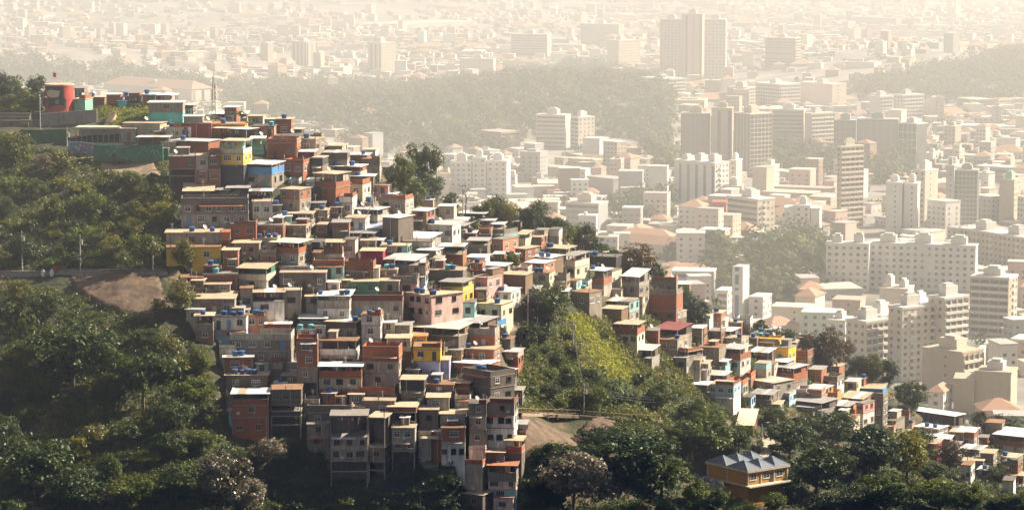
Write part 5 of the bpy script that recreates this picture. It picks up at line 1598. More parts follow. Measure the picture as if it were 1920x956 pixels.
VEG = [  # polygon, species mix, size range in px, how many
    ([(0, 300), (60, 330), (140, 322), (190, 345), (310, 335), (345, 400), (345, 432), (308, 440), (305, 505), (0, 505)], ['bush', 'bushyellow', 'yellow', 'yellow', 'mid', 'mid', 'bushlime', 'broad', 'flatmid', 'feathery', 'broad'], (34, 100), 75),
    ([(0, 530), (112, 530), (150, 575), (220, 610), (350, 620), (372, 670), (415, 710), (430, 830), (400, 860), (480, 960), (0, 990)], ['bush', 'bushyellow', 'mid', 'yellow', 'pale', 'broad', 'broad', 'mid', 'flatmid', 'broad', 'flat', 'feathery'], (40, 130), 105),
    ([(420, 835), (560, 830), (600, 900), (640, 985), (400, 985)], ['bushdark', 'bushdark', 'bush'], (26, 50), 26),
    ([(590, 885), (870, 872), (960, 930), (960, 985), (590, 985)], ['bushdark', 'bushdark', 'bush'], (16, 40), 70),
    ([(965, 650), (1010, 625), (1060, 618), (1075, 640), (1130, 700), (1200, 712), (1280, 740), (1370, 775), (1370, 800), (1240, 770), (975, 768)], ['bushdark', 'mid', 'bushlime', 'bushdark', 'broad', 'bush', 'bushpale'], (26, 58), 62),
    ([(1130, 610), (1150, 640), (1190, 680), (1270, 700), (1330, 745), (1390, 775), (1330, 790), (1250, 740), (1190, 700), (1120, 630)], ['bush', 'bushlime', 'mid', 'bushyellow'], (18, 40), 34),
    ([(1000, 870), (1140, 800), (1250, 805), (1400, 830), (1300, 900), (1430, 920), (1430, 985), (980, 985)], ['mid', 'flat', 'bush', 'broad', 'flatmid', 'bushpale'], (34, 84), 34),
    ([(1425, 775), (1560, 805), (1700, 822), (1770, 850), (1790, 905), (1760, 985), (1450, 985)], ['broad', 'flat', 'mid', 'bushdark', 'broad'], (36, 80), 36),
    ([(1770, 915), (1860, 915), (1930, 930), (1930, 985), (1760, 985)], ['mid', 'bush', 'bushdark'], (24, 50), 14),
    ([(1225, 800), (1300, 790), (1325, 850), (1300, 935), (1200, 935)], ['mid', 'bush', 'flatmid', 'bushdark'], (30, 60), 22),
    ([(1180, 660), (1300, 640), (1420, 770), (1340, 790), (1270, 700)], ['bush', 'bushyellow', 'mid'], (12, 26), 26), ([(0, 150), (150, 168), (180, 200), (60, 215), (0, 205)], ['broad', 'mid', 'bush', 'yellow'], (22, 48), 16),
    ([(830, 400), (930, 400), (1050, 445), (1140, 488), (1110, 478), (1000, 440), (900, 412)], ['bush', 'bushdark', 'mid'], (12, 24), 12),
    ([(1690, 765), (1820, 785), (1830, 802), (1690, 795)], ['bushyellow', 'bush'], (12, 20), 12),
    ([(205, 215), (270, 215), (300, 245), (290, 262), (240, 250)], ['bush', 'bushlime'], (10, 18), 6)]
GRASS = [([(1060, 590), (1088, 594), (1128, 640), (1168, 690), (1192, 716), (1150, 708), (1105, 672), (1080, 640)], 'grass', 1700), ([(1050, 588), (1100, 592), (1150, 640), (1190, 690), (1215, 725), (1130, 712), (1085, 690), (1062, 650)], 'grass', 900), ([(1056, 600), (1110, 650), (1180, 715), (1100, 700), (1062, 660)], 'dry', 350), ([(200, 195), (290, 195), (270, 235), (215, 245), (180, 215)], 'grass', 500), ([(0, 195), (45, 198), (60, 210), (0, 212)], 'grass', 200)]
UNDER = [([(0, 270), (320, 310), (345, 430), (310, 508), (0, 508)], 'mid', 2600), ([(0, 520), (150, 555), (300, 605), (380, 660), (440, 840), (600, 956), (0, 985)], 'mid', 4200), ([(420, 830), (980, 870), (980, 985), (420, 985)], 'dark', 1400),
         ([(960, 640), (1060, 600), (1190, 690), (1380, 770), (1240, 788), (970, 772)], 'mid', 2400), ([(980, 860), (1240, 800), (1760, 830), (1930, 910), (1930, 985), (980, 985)], 'mid', 3600),
         ([(1110, 784), (1260, 786), (1260, 830), (1120, 845)], 'mid', 800), ([(1640, 790), (1930, 830), (1930, 985), (1640, 985)], 'mid', 1800), ([(970, 765), (1240, 778), (1240, 786), (970, 773)], 'yellow', 500),
         (FAV[0], 'dry', 1500), (FAV[0], 'mid', 900), (FAV[1], 'mid', 2600), ([(1085, 585), (1160, 600), (1300, 690), (1420, 760), (1385, 795), (1250, 725), (1130, 645)], 'yellow', 1600), (FAV[2], 'mid', 300), ([(1060, 560), (1300, 600), (1400, 640), (1560, 720), (1660, 790), (1400, 790), (1180, 690)], 'yellow', 1500),
         ([(830, 400), (930, 405), (1050, 450), (1300, 570), (1500, 650), (1700, 760), (1690, 775), (1480, 660), (1290, 590), (1120, 520), (1000, 460)], 'mid', 900)]
def build_veg():
    cov = np.zeros((260, 490), bool)
    for h in HOUSES:
        bx = h['box']; cov[max(0, int(bx[1] / 4)):int(bx[3] / 4) + 1, max(0, int(bx[0] / 4)):int(bx[2] / 4) + 1] = True
    for bx in KEEP: cov[max(0, int(bx[1] / 4)):int(bx[3] / 4) + 1, max(0, int(bx[0] / 4)):int(bx[2] / 4) + 1] = True
    for u, vb, hp, wp, sp_, lab in HAND: plant(u, vb, hp, wp, sp_, lab)
    pts = [(u, vb - hp / 2, wp) for u, vb, hp, wp in TREES]
    for poly, mix, (s0, s1), n in VEG:
        xs = [p[0] for p in poly]; ys = [p[1] for p in poly]; made = 0
        for _ in range(n * 14):
            if made >= n: break
            u, v = RV.uniform(min(xs), max(xs)), RV.uniform(min(ys), max(ys))
            if not inpoly(u, v, poly): continue
            sp_ = RV.choice(mix)
            hp = RV.uniform(s0, s1) * (.75 if SPEC[sp_][1] == 'bush' else 1.1); wp = hp * RV.uniform(.95, 1.4) * (1.25 if SPEC[sp_][1] in ('bush', 'flat') else 1)
            if (inpoly(u, v - hp * .4, GRASS[0][0]) or inpoly(u, v - hp * .8, GRASS[0][0])) and (hp > 24 or RV.random() < .6): continue
            if any((u - a) ** 2 + (v - hp / 2 - b_) ** 2 < (.30 * (wp + c)) ** 2 for a, b_, c in pts): continue
            sl = cov[max(0, int((v - hp) / 4)):max(1, int(v / 4)), max(0, int((u - wp * .45) / 4)):max(1, int((u + wp * .45) / 4))]
            if sl.size and sl.mean() > .06: continue
            if plant(u, v, hp, wp, sp_): pts.append((u, v - hp / 2, wp)); made += 1
    for k, (u, v, h_) in enumerate([(1128, 722, 44), (1150, 740, 48), (1105, 738, 40), (1172, 748, 40), (1140, 762, 36), (1095, 760, 34), (1000, 742, 30), (1120, 775, 30), (1408, 622, 30), (1118, 712, 34), (1162, 728, 36), (1185, 742, 32), (1135, 748, 34), (1150, 760, 30), (1112, 752, 32)]):
        palm(u, v, h_ * .85, h_ * .9, None, 'banana')
    palm(1342, 628, 70, 24, 'thin palm rising above the ridge by white tower')
    for u, v, h_ in ((268, 244, 32), (258, 216, 22), (292, 230, 28), (284, 260, 30), (452, 238, 30), (468, 244, 18)): palm(u, v, h_, h_ * 1.15, None)
    rs = random.Random(4)
    def carpet(name, poly, leaf, n, rad, per, size):
        xs = [p[0] for p in poly]; ys = [p[1] for p in poly]; cs = []; ra = []
        t = 0
        while len(cs) < n and t < n * 6:
            t += 1
            u, v = rs.uniform(min(xs), max(xs)), rs.uniform(min(ys), max(ys))
            if not inpoly(u, v, poly): continue
            if any(inpoly(u, v, q) for q in BARE): continue
            P = hit(u, v, G=HZ)
            if P is None: continue
            cs.append((P[0], P[1], P[2] + rad * .4)); ra.append(rs.uniform(.6, 1.3) * rad)
        if not cs: return
        v_, f_ = leaf_cloud(cs, ra, per, size, _rn)
        tag(link(name, np_mesh(name, v_, f_, LEAF[leaf]())), kind='stuff')
    for poly, leaf, n in UNDER: carpet('undergrowth', poly, leaf, n, .8, 12, .26)
    for poly, leaf, n in GRASS: carpet('grass', poly, leaf, n, .75, 14, .26)
KEEP = [(84, 150, 140, 210), (175, 235, 300, 300), (128, 522, 330, 598), (972, 785, 1110, 848), (1293, 856, 1478, 925), (970, 768, 1235, 788), (0, 505, 310, 518), (145, 230, 310, 305)]
BARE = [[(128, 520), (300, 518), (310, 560), (335, 596), (290, 600), (230, 590), (190, 577), (150, 550)], [(972, 786), (1130, 782), (1150, 800), (1090, 845), (1030, 862), (975, 850)], [(182, 308), (290, 306), (300, 330), (200, 345)],
        [(1290, 850), (1480, 850), (1480, 930), (1290, 930)], [(600, 900), (601, 900), (601, 901)]]
# ------------------------------------------------------------------ rock faces, road, paths
def rock_mat(name, a, c, streak=True):
    if name in MATS: return MATS[name]
    m, n, l, b = nodes(name)
    tc = n.new('ShaderNodeTexCoord')
    def noise(s, d, z=1.0):
        mp = n.new('ShaderNodeMapping'); mp.inputs['Scale'].default_value = (1, 1, z); l.new(tc.outputs['Object'], mp.inputs['Vector'])
        t = n.new('ShaderNodeTexNoise'); t.inputs['Scale'].default_value = s; t.inputs['Detail'].default_value = d; t.inputs['Roughness'].default_value = .65
        l.new(mp.outputs[0], t.inputs['Vector']); return t.outputs['Fac']
    r = n.new('ShaderNodeValToRGB'); e = r.color_ramp.elements
    e[0].position = .34; e[0].color = (*a, 1); e[1].position = .66; e[1].color = (*c, 1)
    l.new(noise(.35, 9, .35), r.inputs[0])
    x = n.new('ShaderNodeMix'); x.data_type = 'RGBA'; x.blend_type = 'MULTIPLY'; x.inputs[0].default_value = .55
    l.new(r.outputs[0], x.inputs[6]); l.new(noise(2.2, 6, .25), x.inputs[7]); l.new(x.outputs[2], b.inputs['Base Color'])
    b.inputs['Roughness'].default_value = .9
    bp = n.new('ShaderNodeBump'); bp.inputs['Strength'].default_value = .4; bp.inputs['Distance'].default_value = .5
    l.new(noise(.9, 8, .5), bp.inputs['Height']); l.new(bp.outputs[0], b.inputs['Normal'])
    MATS[name] = m
    return m

def drape(name, poly, off, mat, amp=0.0, step=.6, kind='structure', seed=1):
    """a skin over the hill inside the surveyed outline, with its own relief"""
    Q = [ghit(u, v, G=HZ) for u, v in poly]
    Q = [q for q in Q if q is not None]
    PP = [(q[0], q[1]) for q in Q]
    xs = [p[0] for p in PP]; ys = [p[1] for p in PP]
    nx = int((max(xs) - min(xs)) / step) + 2; ny = int((max(ys) - min(ys)) / step) + 2
    if nx * ny > 90000: step *= math.sqrt(nx * ny / 90000); nx = int((max(xs) - min(xs)) / step) + 2; ny = int((max(ys) - min(ys)) / step) + 2
    vid = {}; V = []; Fc = []
    ins = [[inpoly(min(xs) + (i + .5) * step, min(ys) + (j + .5) * step, PP) for i in range(nx)] for j in range(ny)]
    rs_ = np.random.RandomState(seed); ph = rs_.uniform(0, 6, 8); fr = rs_.uniform(.15, .9, 8); dr = rs_.uniform(0, 6.28, 8)
    def vtx(i, j):
        if (i, j) not in vid:
            x, y = min(xs) + i * step, min(ys) + j * step
            nb = [(a, b) for a in (i - 1, i) for b in (j - 1, j)]
            edge = not all(0 <= a < nx and 0 <= b < ny and ins[b][a] for a, b in nb)
            rel = sum(math.sin((x * math.cos(d) + y * math.sin(d)) * f + p) for d, f, p in zip(dr, fr, ph)) / 8 * amp
            z = hz(x, y, HZ) + (-.5 if edge else off + rel + amp * .5)
            vid[(i, j)] = len(V); V.append((x, y, z))
        return vid[(i, j)]
    for j in range(ny):
        for i in range(nx):
            if ins[j][i]: Fc.append((vtx(i, j), vtx(i + 1, j), vtx(i + 1, j + 1), vtx(i, j + 1)))
    if not Fc: return
    me = bpy.data.meshes.new(name); me.from_pydata(V, [], Fc); me.materials.append(mat)
    me.polygons.foreach_set('use_smooth', [True] * len(Fc)); me.update()
    return tag(link(name, me), kind=kind)

def ribbon(name, pts, wd, off, mat, up=None):
    """path following picture points, laid on the hill"""
    Q = [ghit(u, v, G=HZ) for u, v in pts]
    b = MB()
    for i in range(len(Q) - 1):
        a, c = Q[i], Q[i + 1]
        n = max(2, int(math.hypot(c[0] - a[0], c[1] - a[1]) / 2))
        for k in range(n):
            p = a + (c - a) * k / n; q = a + (c - a) * (k + 1) / n
            d = q - p; L = math.hypot(d[0], d[1]); nx, ny = -d[1] / L * wd / 2, d[0] / L * wd / 2
            za, zb = hz(p[0], p[1], HZ) + off, hz(q[0], q[1], HZ) + off
            if up is not None:
                za, zb = p[2] + up, q[2] + up
                b.face([(p[0] - nx, p[1] - ny, za - .7), (q[0] - nx, q[1] - ny, zb - .7), (q[0] - nx, q[1] - ny, zb), (p[0] - nx, p[1] - ny, za)]); b.face([(p[0] + nx, p[1] + ny, za), (q[0] + nx, q[1] + ny, zb), (q[0] + nx, q[1] + ny, zb - 2), (p[0] + nx, p[1] + ny, za - 2)])
            b.face([(p[0] - nx, p[1] - ny, za), (q[0] - nx, q[1] - ny, zb), (q[0] + nx, q[1] + ny, zb), (p[0] + nx, p[1] + ny, za)])
    return tag(b.build(name, mat), kind='structure'), Q

def wall_line(name, pts, h, th, mat, label, cat, top=0.0, down=1.5, posts=None):
    """a wall or fence along picture points standing on the hill; one thing"""
    Q = [ghit(u, v, G=HZ) for u, v in pts]
    root = tag(empty(name, tuple(Q[0])), label, cat)
    O = Q[0]
    b = MB()
    for i in range(len(Q) - 1):
        a, c = Q[i] - O, Q[i + 1] - O
        d = c - a; L = math.hypot(d[0], d[1]); nx, ny = -d[1] / L * th / 2, d[0] / L * th / 2
        A, B, C_, D = (a[0] - nx, a[1] - ny), (c[0] - nx, c[1] - ny), (c[0] + nx, c[1] + ny), (a[0] + nx, a[1] + ny)
        lo = [(*A, a[2] - down), (*B, c[2] - down), (*C_, c[2] - down), (*D, a[2] - down)]
        hi = [(*A, a[2] + h), (*B, c[2] + h), (*C_, c[2] + h), (*D, a[2] + h)]
        k = len(b.v); b.v += lo + hi
        for q in ((3, 2, 1, 0), (4, 5, 6, 7), (0, 1, 5, 4), (1, 2, 6, 5), (2, 3, 7, 6), (3, 0, 4, 7)): b.f.append(tuple(k + z for z in q)); b.m.append(0)
    b.build('wall' if 'wall' in name else 'panel', mat, root)
    LAND.append((sum(p[0] for p in pts) / len(pts), sum(p[1] for p in pts) / len(pts) - 4, label, root))
    return root, [q - O for q in Q]

def railing(name, pts, h, mat, label, spacing=2.0, rails=(.5, 1.0), cat='railing', w=.06, lift=0.0):
    Q = [ghit(u, v, G=HZ) for u, v in pts]
    O = Q[0]
    root = tag(empty(name, tuple(O)), label, cat)
    prev = None
    rb = MB()
    for i in range(len(Q) - 1):
        a, c = Q[i] - O, Q[i + 1] - O
        n = max(1, int(np.linalg.norm(c - a) / spacing))
        for k in range(n + (i == len(Q) - 2)):
            p = a + (c - a) * k / n
            b = MB(); b.bar((p[0], p[1], p[2] - .6), (p[0], p[1], p[2] + h + lift), w); b.build('post', mat, root)
            if prev is not None:
                for r_ in rails: rb.bar((prev[0], prev[1], prev[2] + h * r_ + lift), (p[0], p[1], p[2] + h * r_ + lift), w * .7)
            prev = p
    rb.build('rails', mat, root)
    LAND.append((sum(p[0] for p in pts) / len(pts), sum(p[1] for p in pts) / len(pts), label, root))
    return root

def pole(u, vt, vb, label, kind='pole', w=.16, D=None):
    P = ghit(u, vb, G=HZ)
    if P is None: return
    H = zat(P, u, vt) - P[2]
    white = plain_mat('pole_concrete', (.46, .44, .42), .8)
    root = tag(empty('street_lamp' if kind == 'lamp' else 'utility_pole', tuple(P)), label, 'street lamp' if kind == 'lamp' else 'utility pole')
    b = MB(); b.bar((0, 0, -1), (0, 0, H), w, w2=w * .65, n=8); b.build('pole', white, root)
    if kind == 'lamp':
        b = MB(); b.bar((0, 0, H - .3), (1.3, -.3, H + .5), .05); b.build('arm', white, root)
        b = MB(); b.box(1.1, 1.8, -.45, -.15, H + .42, H + .56); b.build('lamp_head', plain_mat('lamp_white', (.7, .7, .68), .4), root)
    else:
        b = MB(); b.box(-1.0, 1.0, -.06, .06, H - .6, H - .45); b.build('crossarm', plain_mat('pole_wood', (.16, .12, .09), .8), root)
        b = MB(); b.cyl(.4, -.3, H - 2.2, H - 1.2, .28, n=9); b.build('transformer', plain_mat('transformer_grey', (.38, .38, .38), .6), root)

def laundry(u, v, n, label, wpx=20, P=None):
    P = ghit(u, v, G=HZ) if P is None else P
    if P is None: return
    P = np.array([0, 0, CAMZ]) + (P - np.array([0, 0, CAMZ])) * ((P[1] - 1.2) / P[1])
    s = P[1] / F
    root = tag(empty('clothesline', tuple(P)), label, 'clothesline')
    L = wpx * s
    b = MB(); b.bar((-L / 2, 0, 0), (L / 2, 0, 0), .02, n=4); b.build('line', plain_mat('line', (.3, .3, .3)), root)
    cols = [(.55, .08, .10), (.6, .6, .6), (.10, .2, .45), (.62, .30, .38), (.65, .32, .08), (.7, .68, .6), (.08, .08, .1), (.35, .1, .3)]
    for k in range(n):
        r_ = RV.uniform(.35, .6); x = -L / 2 + L * (k + .5) / n; hh = RV.uniform(.6, 1.2)
        b = MB()
        for z in range(4):
            b.face([(x - r_ / 2, .03 * math.sin(z * 2 + k), -hh * z / 4), (x - r_ / 2, .03 * math.sin(z * 2 + 2 + k), -hh * (z + 1) / 4), (x + r_ / 2, .06 * math.sin(z * 2.3 + 2.3), -hh * (z + 1) / 4), (x + r_ / 2, .06 * math.sin(z * 2.3), -hh * z / 4)])
        b.build('garment', plain_mat('cloth_%d' % RV.randrange(8), cols[RV.randrange(8)], .9), root)

def on_roof(label):
    for h in HOUSES:
        if h['label'] == label: return h
    print('no house', label)

def dish(label, fx, text):
    h = on_roof(label)
    x, y = -h['wd'] * fx, h['dep'] * .25
    cs, sn = math.cos(-h['th']), math.sin(-h['th'])
    z = h['zt'] + .15 + (h['R'] * .25 if h['roof'] not in ('none', 'slab') else .05)
    P = h['P']
    root = tag(empty('satellite_dish', (P[0] + x * cs - y * sn, P[1] + x * sn + y * cs, P[2] + z), .6), text, 'satellite dish')
    b = MB(); b.bar((0, 0, 0), (0, 0, .8), .04); b.build('mast', plain_mat('pole_concrete', (.46, .44, .42), .8), root)
    b = MB(); n = 14; k0 = Vector((.2, -.75, .62)).normalized(); t = k0.cross(Vector((0, 0, 1))).normalized(); q = t.cross(k0)
    c = Vector((0, -.1, .9)); rings = []
    for r_, dpt in ((0.02, .0), (.3, .05), (.55, .17)):
        rings.append([c + k0 * dpt + (t * math.cos(6.283 * i / n) + q * math.sin(6.283 * i / n)) * r_ for i in range(n)])
    for a_ in range(2):
        for i in range(n): b.face([rings[a_][i], rings[a_][(i + 1) % n], rings[a_ + 1][(i + 1) % n], rings[a_ + 1][i]])
    b.bar(c, c + k0 * .5, .025)
    b.build('reflector', plain_mat('dish_grey', (.30, .30, .29), .6), root)

# ------------------------------------------------------------------ hilltop: painted tank, sports court, shelters
def build_hilltop():
    conc = CONC()
    # round red tank with a painted figure
    P = ghit(112, 210, G=HZ); s = P[1] / F
    r_ = 27 * s; H = zat(P, 112, 160) - P[2]
    lab = 'round red painted tank on the hilltop'
    root = tag(empty('painted_tank', tuple(P)), lab, 'tank')
    LAND.append((112, 182, lab, root))
    b = MB(); b.cyl(0, 0, -2, H, r_, n=40); b.build('body', wall_mat('tank_red', (.42, .07, .06), dirt=.25), root)
    b = MB(); b.cyl(0, 0, H + .003, H + .35, r_ + .12, n=40); b.build('rim', wall_mat('rim_tan', (.5, .38, .26), dirt=.3), root)
    def patch(pts, m, off):   # painted shape: (angle share -1..1, height share)
        bb = MB(); rr_ = r_ + off; a0, a1 = min(p[0] for p in pts), max(p[0] for p in pts); N = 40
        def span(a):
            zs = []
            for k in range(len(pts)):
                (xa, za), (xb, zb) = pts[k], pts[(k + 1) % len(pts)]
                if (xa <= a < xb) or (xb <= a < xa): zs.append(za + (zb - za) * (a - xa) / (xb - xa))
            return (min(zs), max(zs)) if len(zs) > 1 else None
        def P_(a, z): return (rr_ * math.sin(a * 1.15 - .12), -rr_ * math.cos(a * 1.15 - .12), H * z)
        for k in range(N):
            u0_, u1_ = a0 + (a1 - a0) * (k + .001) / N, a0 + (a1 - a0) * (k + .999) / N
            q0, q1 = span(u0_), span(u1_)
            if q0 and q1: bb.face([P_(u0_, q0[0]), P_(u1_, q1[0]), P_(u1_, q1[1]), P_(u0_, q0[1])])
        bb.build('painted_shape', m, root)
    dk = plain_mat('paint_dark', (.03, .03, .03), .7); cr = plain_mat('paint_cream', (.55, .46, .30), .7); gr = plain_mat('paint_green', (.10, .28, .16), .7)
    patch([(-.62, .55), (-.75, .97), (.5, .97), (.55, .55), (.2, .42), (-.3, .42)], dk, .02)
    patch([(-.6, .62), (-.66, .8), (-.3, .86), (.28, .82), (.2, .6), (-.25, .55)], cr, .05)
    patch([(-.5, .18), (-.45, .55), (.3, .58), (.66, .5), (.62, .12), (.4, .3), (-.2, .25)], dk, .03)
    patch([(.02, .32), (-.05, .44), (.1, .5), (.24, .44), (.18, .32)], gr, .07)
    b = MB(); b.bar((-r_ * .5, 2, H), (-r_ * .5, 2, H + 3.2), .05); b.build('flag_pole', plain_mat('pole_concrete', (.46, .44, .42)), root)
    b = MB(); b.face([(-r_ * .5, 2, H + 3.1), (-r_ * .5, 2, H + 2.0), (-r_ * .5 + .7, 2.2, H + 1.7), (-r_ * .5 + .8, 1.9, H + 2.9)]); b.build('flag', plain_mat('flag_red', (.5, .04, .06)), root)
    # court fence, terraces, walls
    g = plain_mat('fence_green', (.08, .16, .11), .6)
    railing('court_fence', [(-6, 262), (60, 262), (126, 260)], 7.5, g, 'tall wire fence posts round the sports court', 3.0, (.1, .35, .6, .98), 'fence', .05)
    wall_line('windbreak', [(38, 268), (80, 268), (126, 266)], 3.2, .1, wall_mat('fence_cloth', (.05, .17, .08), dirt=.3), 'green cloth screen along the sports court', 'fence')
    wall_line('retaining_wall', [(75, 236), (130, 232), (182, 228)], 3.0, .5, conc, 'sloping concrete wall below the painted tank', 'wall')
    wall_line('retaining_wall', [(-6, 240), (40, 238), (75, 236)], 1.6, .5, W_('dgrey'), 'dark wall at the court terraces', 'wall')
    b0 = ghit(0, 236, G=HZ)
    root = tag(empty('bleachers', tuple(b0)), 'dark concrete spectator steps by the sports court', 'bleachers')
    for k in range(4):
        b = MB(); b.box(-4, 7, k * 1.0, k * 1.0 + 1.0, -2, .6 + k * .75); b.build('step', W_('dgrey'), root)
    # stairs
    P = ghit(201, 236, G=HZ); root = tag(empty('stairs', tuple(P), -.2), 'concrete stairway up the grassy bank', 'stairs')
    b = MB()
    for k in range(14): b.box(-.9, .9, k * .32, (k + 1) * .32, -1, (k + 1) * .2)
    b.build('steps', SLAB(), root)
    b = MB(); b.bar((1.05, 0, .9), (1.05, 4.5, 3.8), .05); b.bar((1.05, 0, 0), (1.05, 0, .9), .05); b.bar((1.05, 4.4, 2.5), (1.05, 4.4, 3.7), .05); b.build('handrail', plain_mat('rail_rust', (.3, .1, .05)), root)
    railing('railing', [(95, 214), (140, 210), (205, 208), (212, 214)], 1.3, plain_mat('rail_rust', (.3, .1, .05)), 'rusty railing below the painted tank', 2.4)
    # open shelter
    P = ghit(226, 268, G=HZ); s = P[1] / F
    root = tag(empty('open_shelter', tuple(P), -.04), 'long open shelter with pale roof by the court', 'shelter')
    LAND.append((190, 250, 'long open shelter with pale roof by the court', root))
    L = 86 * s; hh = 3.3
    b = MB(); b.box(-L, 0, -.3, 5.5, hh, hh + .5); b.build('roof', wall_mat('shelter_roof', (.52, .43, .34), dirt=.4), root)
    for k in range(9):
        b = MB(); x = -L + .2 + (L - .4) * k / 8; b.box(x - .1, x + .1, 0, .2, -1, hh - .01); b.build('post', conc, root)
    b = MB(); b.box(-L, 0, 4.8, 5.2, -1, hh - .01); b.build('back_wall', W_('cream'), root)
    b = MB(); b.box(-L - .5, 1, -1.2, 5.4, -3, -.02); b.build('floor_slab', SLAB(), root)
    b = MB(); b.box(-L * .98, -L * .96, -.6, -.2, -.02, 2.2); b.build('red_column', plain_mat('flag_red', (.5, .04, .06)), root)
    P = ghit(254, 266, G=HZ)
    root = tag(empty('kiosk', tuple(P), -.05), 'grey graffiti kiosk at the shelter end', 'kiosk')
    b = MB(); b.box(-3.6, 0, 0, 4, -2, 3.1); b.build('wall', wall_mat('kiosk', (.34, .34, .33), dirt=.8), root)
    b = MB(); b.box(-3.8, .2, -.4, 4.2, 3.1, 3.3); b.build('roof', SLAB(), root)
    b = MB(); b.cyl(-1.7, -.03, .3, 2.3, .5, n=12); b.build('doorway', plain_mat('kiosk_red', (.30, .08, .05)), root)
    # long painted wall under the shelter
    lab = 'long green wall with pale painted scribbles'
    root, Q = wall_line('painted_wall', [(176, 302), (230, 304), (306, 303)], 4.0, .35, wall_mat('wall_green', (.03, .16, .11), dirt=.5), lab, 'wall')
    rs = random.Random(8)
    for k in range(16):   # strokes of spray paint
        f = rs.uniform(.05, .95) * (len(Q) - 1); i = int(f); p = Q[i] + (Q[i + 1] - Q[i]) * (f - i); d = (Q[i + 1] - Q[i]); d = d / np.linalg.norm(d)
        bb = MB(); pts = []
        x, z = 0.0, rs.uniform(.8, 2.4)
        for q in range(6):
            pts.append((p[0] + d[0] * x, p[1] + d[1] * x - .24, p[2] + z)); x += rs.uniform(-.4, .9); z = min(3.6, max(.4, z + rs.uniform(-1.1, 1.1)))
        for q in range(5): bb.bar(pts[q], pts[q + 1], rs.uniform(.05, .1), n=4)
        bb.build('painted_stroke', plain_mat('stroke_%d' % (k % 3), ((.35, .5, .46), (.03, .05, .05), (.12, .38, .34))[k % 3], .8), root)
    lab = 'wall painted with red and blue dots'
    root, Q = wall_line('painted_wall', [(126, 290), (150, 291), (176, 294)], 3.2, .35, wall_mat('wall_dots', (.14, .22, .30), dirt=.4), lab, 'wall')
    for k in range(34):
        f = rs.uniform(.03, .97) * (len(Q) - 1); i = int(f); p = Q[i] + (Q[i + 1] - Q[i]) * (f - i); rr_ = rs.uniform(.18, .42); zc = rs.uniform(.4, 2.8)
        bb = MB(); off = .18 + .003 * (k + 1)
        bb.face([(p[0] + rr_ * math.cos(a * .7854), p[1] - off, p[2] + zc + rr_ * math.sin(a * .7854)) for a in range(8)])
        bb.build('painted_dot', plain_mat('dot_%d' % (k % 5), ((.45, .08, .07), (.5, .38, .3), (.08, .2, .4), (.5, .2, .25), (.4, .5, .55))[k % 5], .8), root)
    railing('railing', [(178, 308), (240, 311), (300, 310)], 1.2, plain_mat('rail_rust', (.3, .1, .05)), 'rusty railing under the green painted wall', 2.2, (.3, 1.0))
    # huts
    hut = [(140, 158, 164, 163, 186, 'w167:brown/1', 'slab', 'small brown hut right of the painted tank', {}), (137, 160, 176, 184, 212, 'w187:mint/0', 'slab', 'pale kiosk with columns beside painted tank', dict(d=5)),
           (163, 196, 206, 178, 198, 'w183:brown/0', 'tan', 'low brown hut with flat tan roof on hilltop', dict(t=[172])), (200, 226, 230, 174, 192, 'w178:brick/0', 'metal', 'low brick hut with pale roof on hilltop', {}),
           (222, 236, 241, 187, 204, 'w190:teal/0', 'blue', 'teal box hut on the grass', dict(d=3)), (268, 292, 300, 174, 196, 'w178:brick/1', 'white', 'brick hut behind the teal house', dict(t=[275], d=6)),
           (285, 330, 336, 175, 196, 'o179:lgrey', 'white', 'white roof terrace behind teal house', dict(d=6)), (230, 262, 268, 178, 194, 'o182:grey', 'slab', 'open pergola hut on hilltop', dict(t=[236])),
           (232, 300, 312, 228, 262, 'w232:beige/2', 'tan', 'long beige house behind palms', dict(d=6)), (258, 316, 320, 252, 300, 'o258:dgrey w278:green/0', 'metal', 'green house under tilted awning by brick wall', dict(d=5)),
           (312, 340, 344, 236, 262, 'w240:beige/1', 'slab', 'beige house below teal one', dict(t=[322]))]
    for a in hut:
        *q, kw = a; house(*q, **kw)

def build_mast():
    h = on_roof('wide white roof shelter by the radio mast')
    P = ghit(401, 214, G=HZ); H = zat(P, 401, 143) - P[2]
    root = tag(empty('radio_mast', tuple(P)), 'lattice radio mast beside wide white roof', 'radio mast')
    LAND.append((401, 170, 'lattice radio mast beside wide white roof', root))
    m = plain_mat('mast_rust', (.26, .20, .16), .6)
    b = MB(); w = .55
    C = [(w, w), (-w, w), (-w, -w), (w, -w)]
    for x, y in C: b.bar((x, y, -.5), (x * .35, y * .35, H), .05)
    n = 9
    for k in range(n):
        z0, z1 = H * k / n, H * (k + 1) / n; f0, f1 = 1 - .65 * k / n, 1 - .65 * (k + 1) / n
        for i in range(4):
            a, c = C[i], C[(i + 1) % 4]
            b.bar((a[0] * f0, a[1] * f0, z0), (c[0] * f1, c[1] * f1, z1), .03, n=4); b.bar((a[0] * f1, a[1] * f1, z1), (c[0] * f1, c[1] * f1, z1), .03, n=4)
    b.build('lattice', m, root)
    b = MB(); b.bar((0, 0, H), (0, 0, H + 1.5), .04); b.build('whip_aerial', m, root)
    for z in (.45, .55, .7):
        b = MB(); b.cyl(.5, -.3, H * z, H * z + .7, .32, n=10); b.build('antenna_drum', plain_mat('dish_grey', (.5, .5, .49)), root)

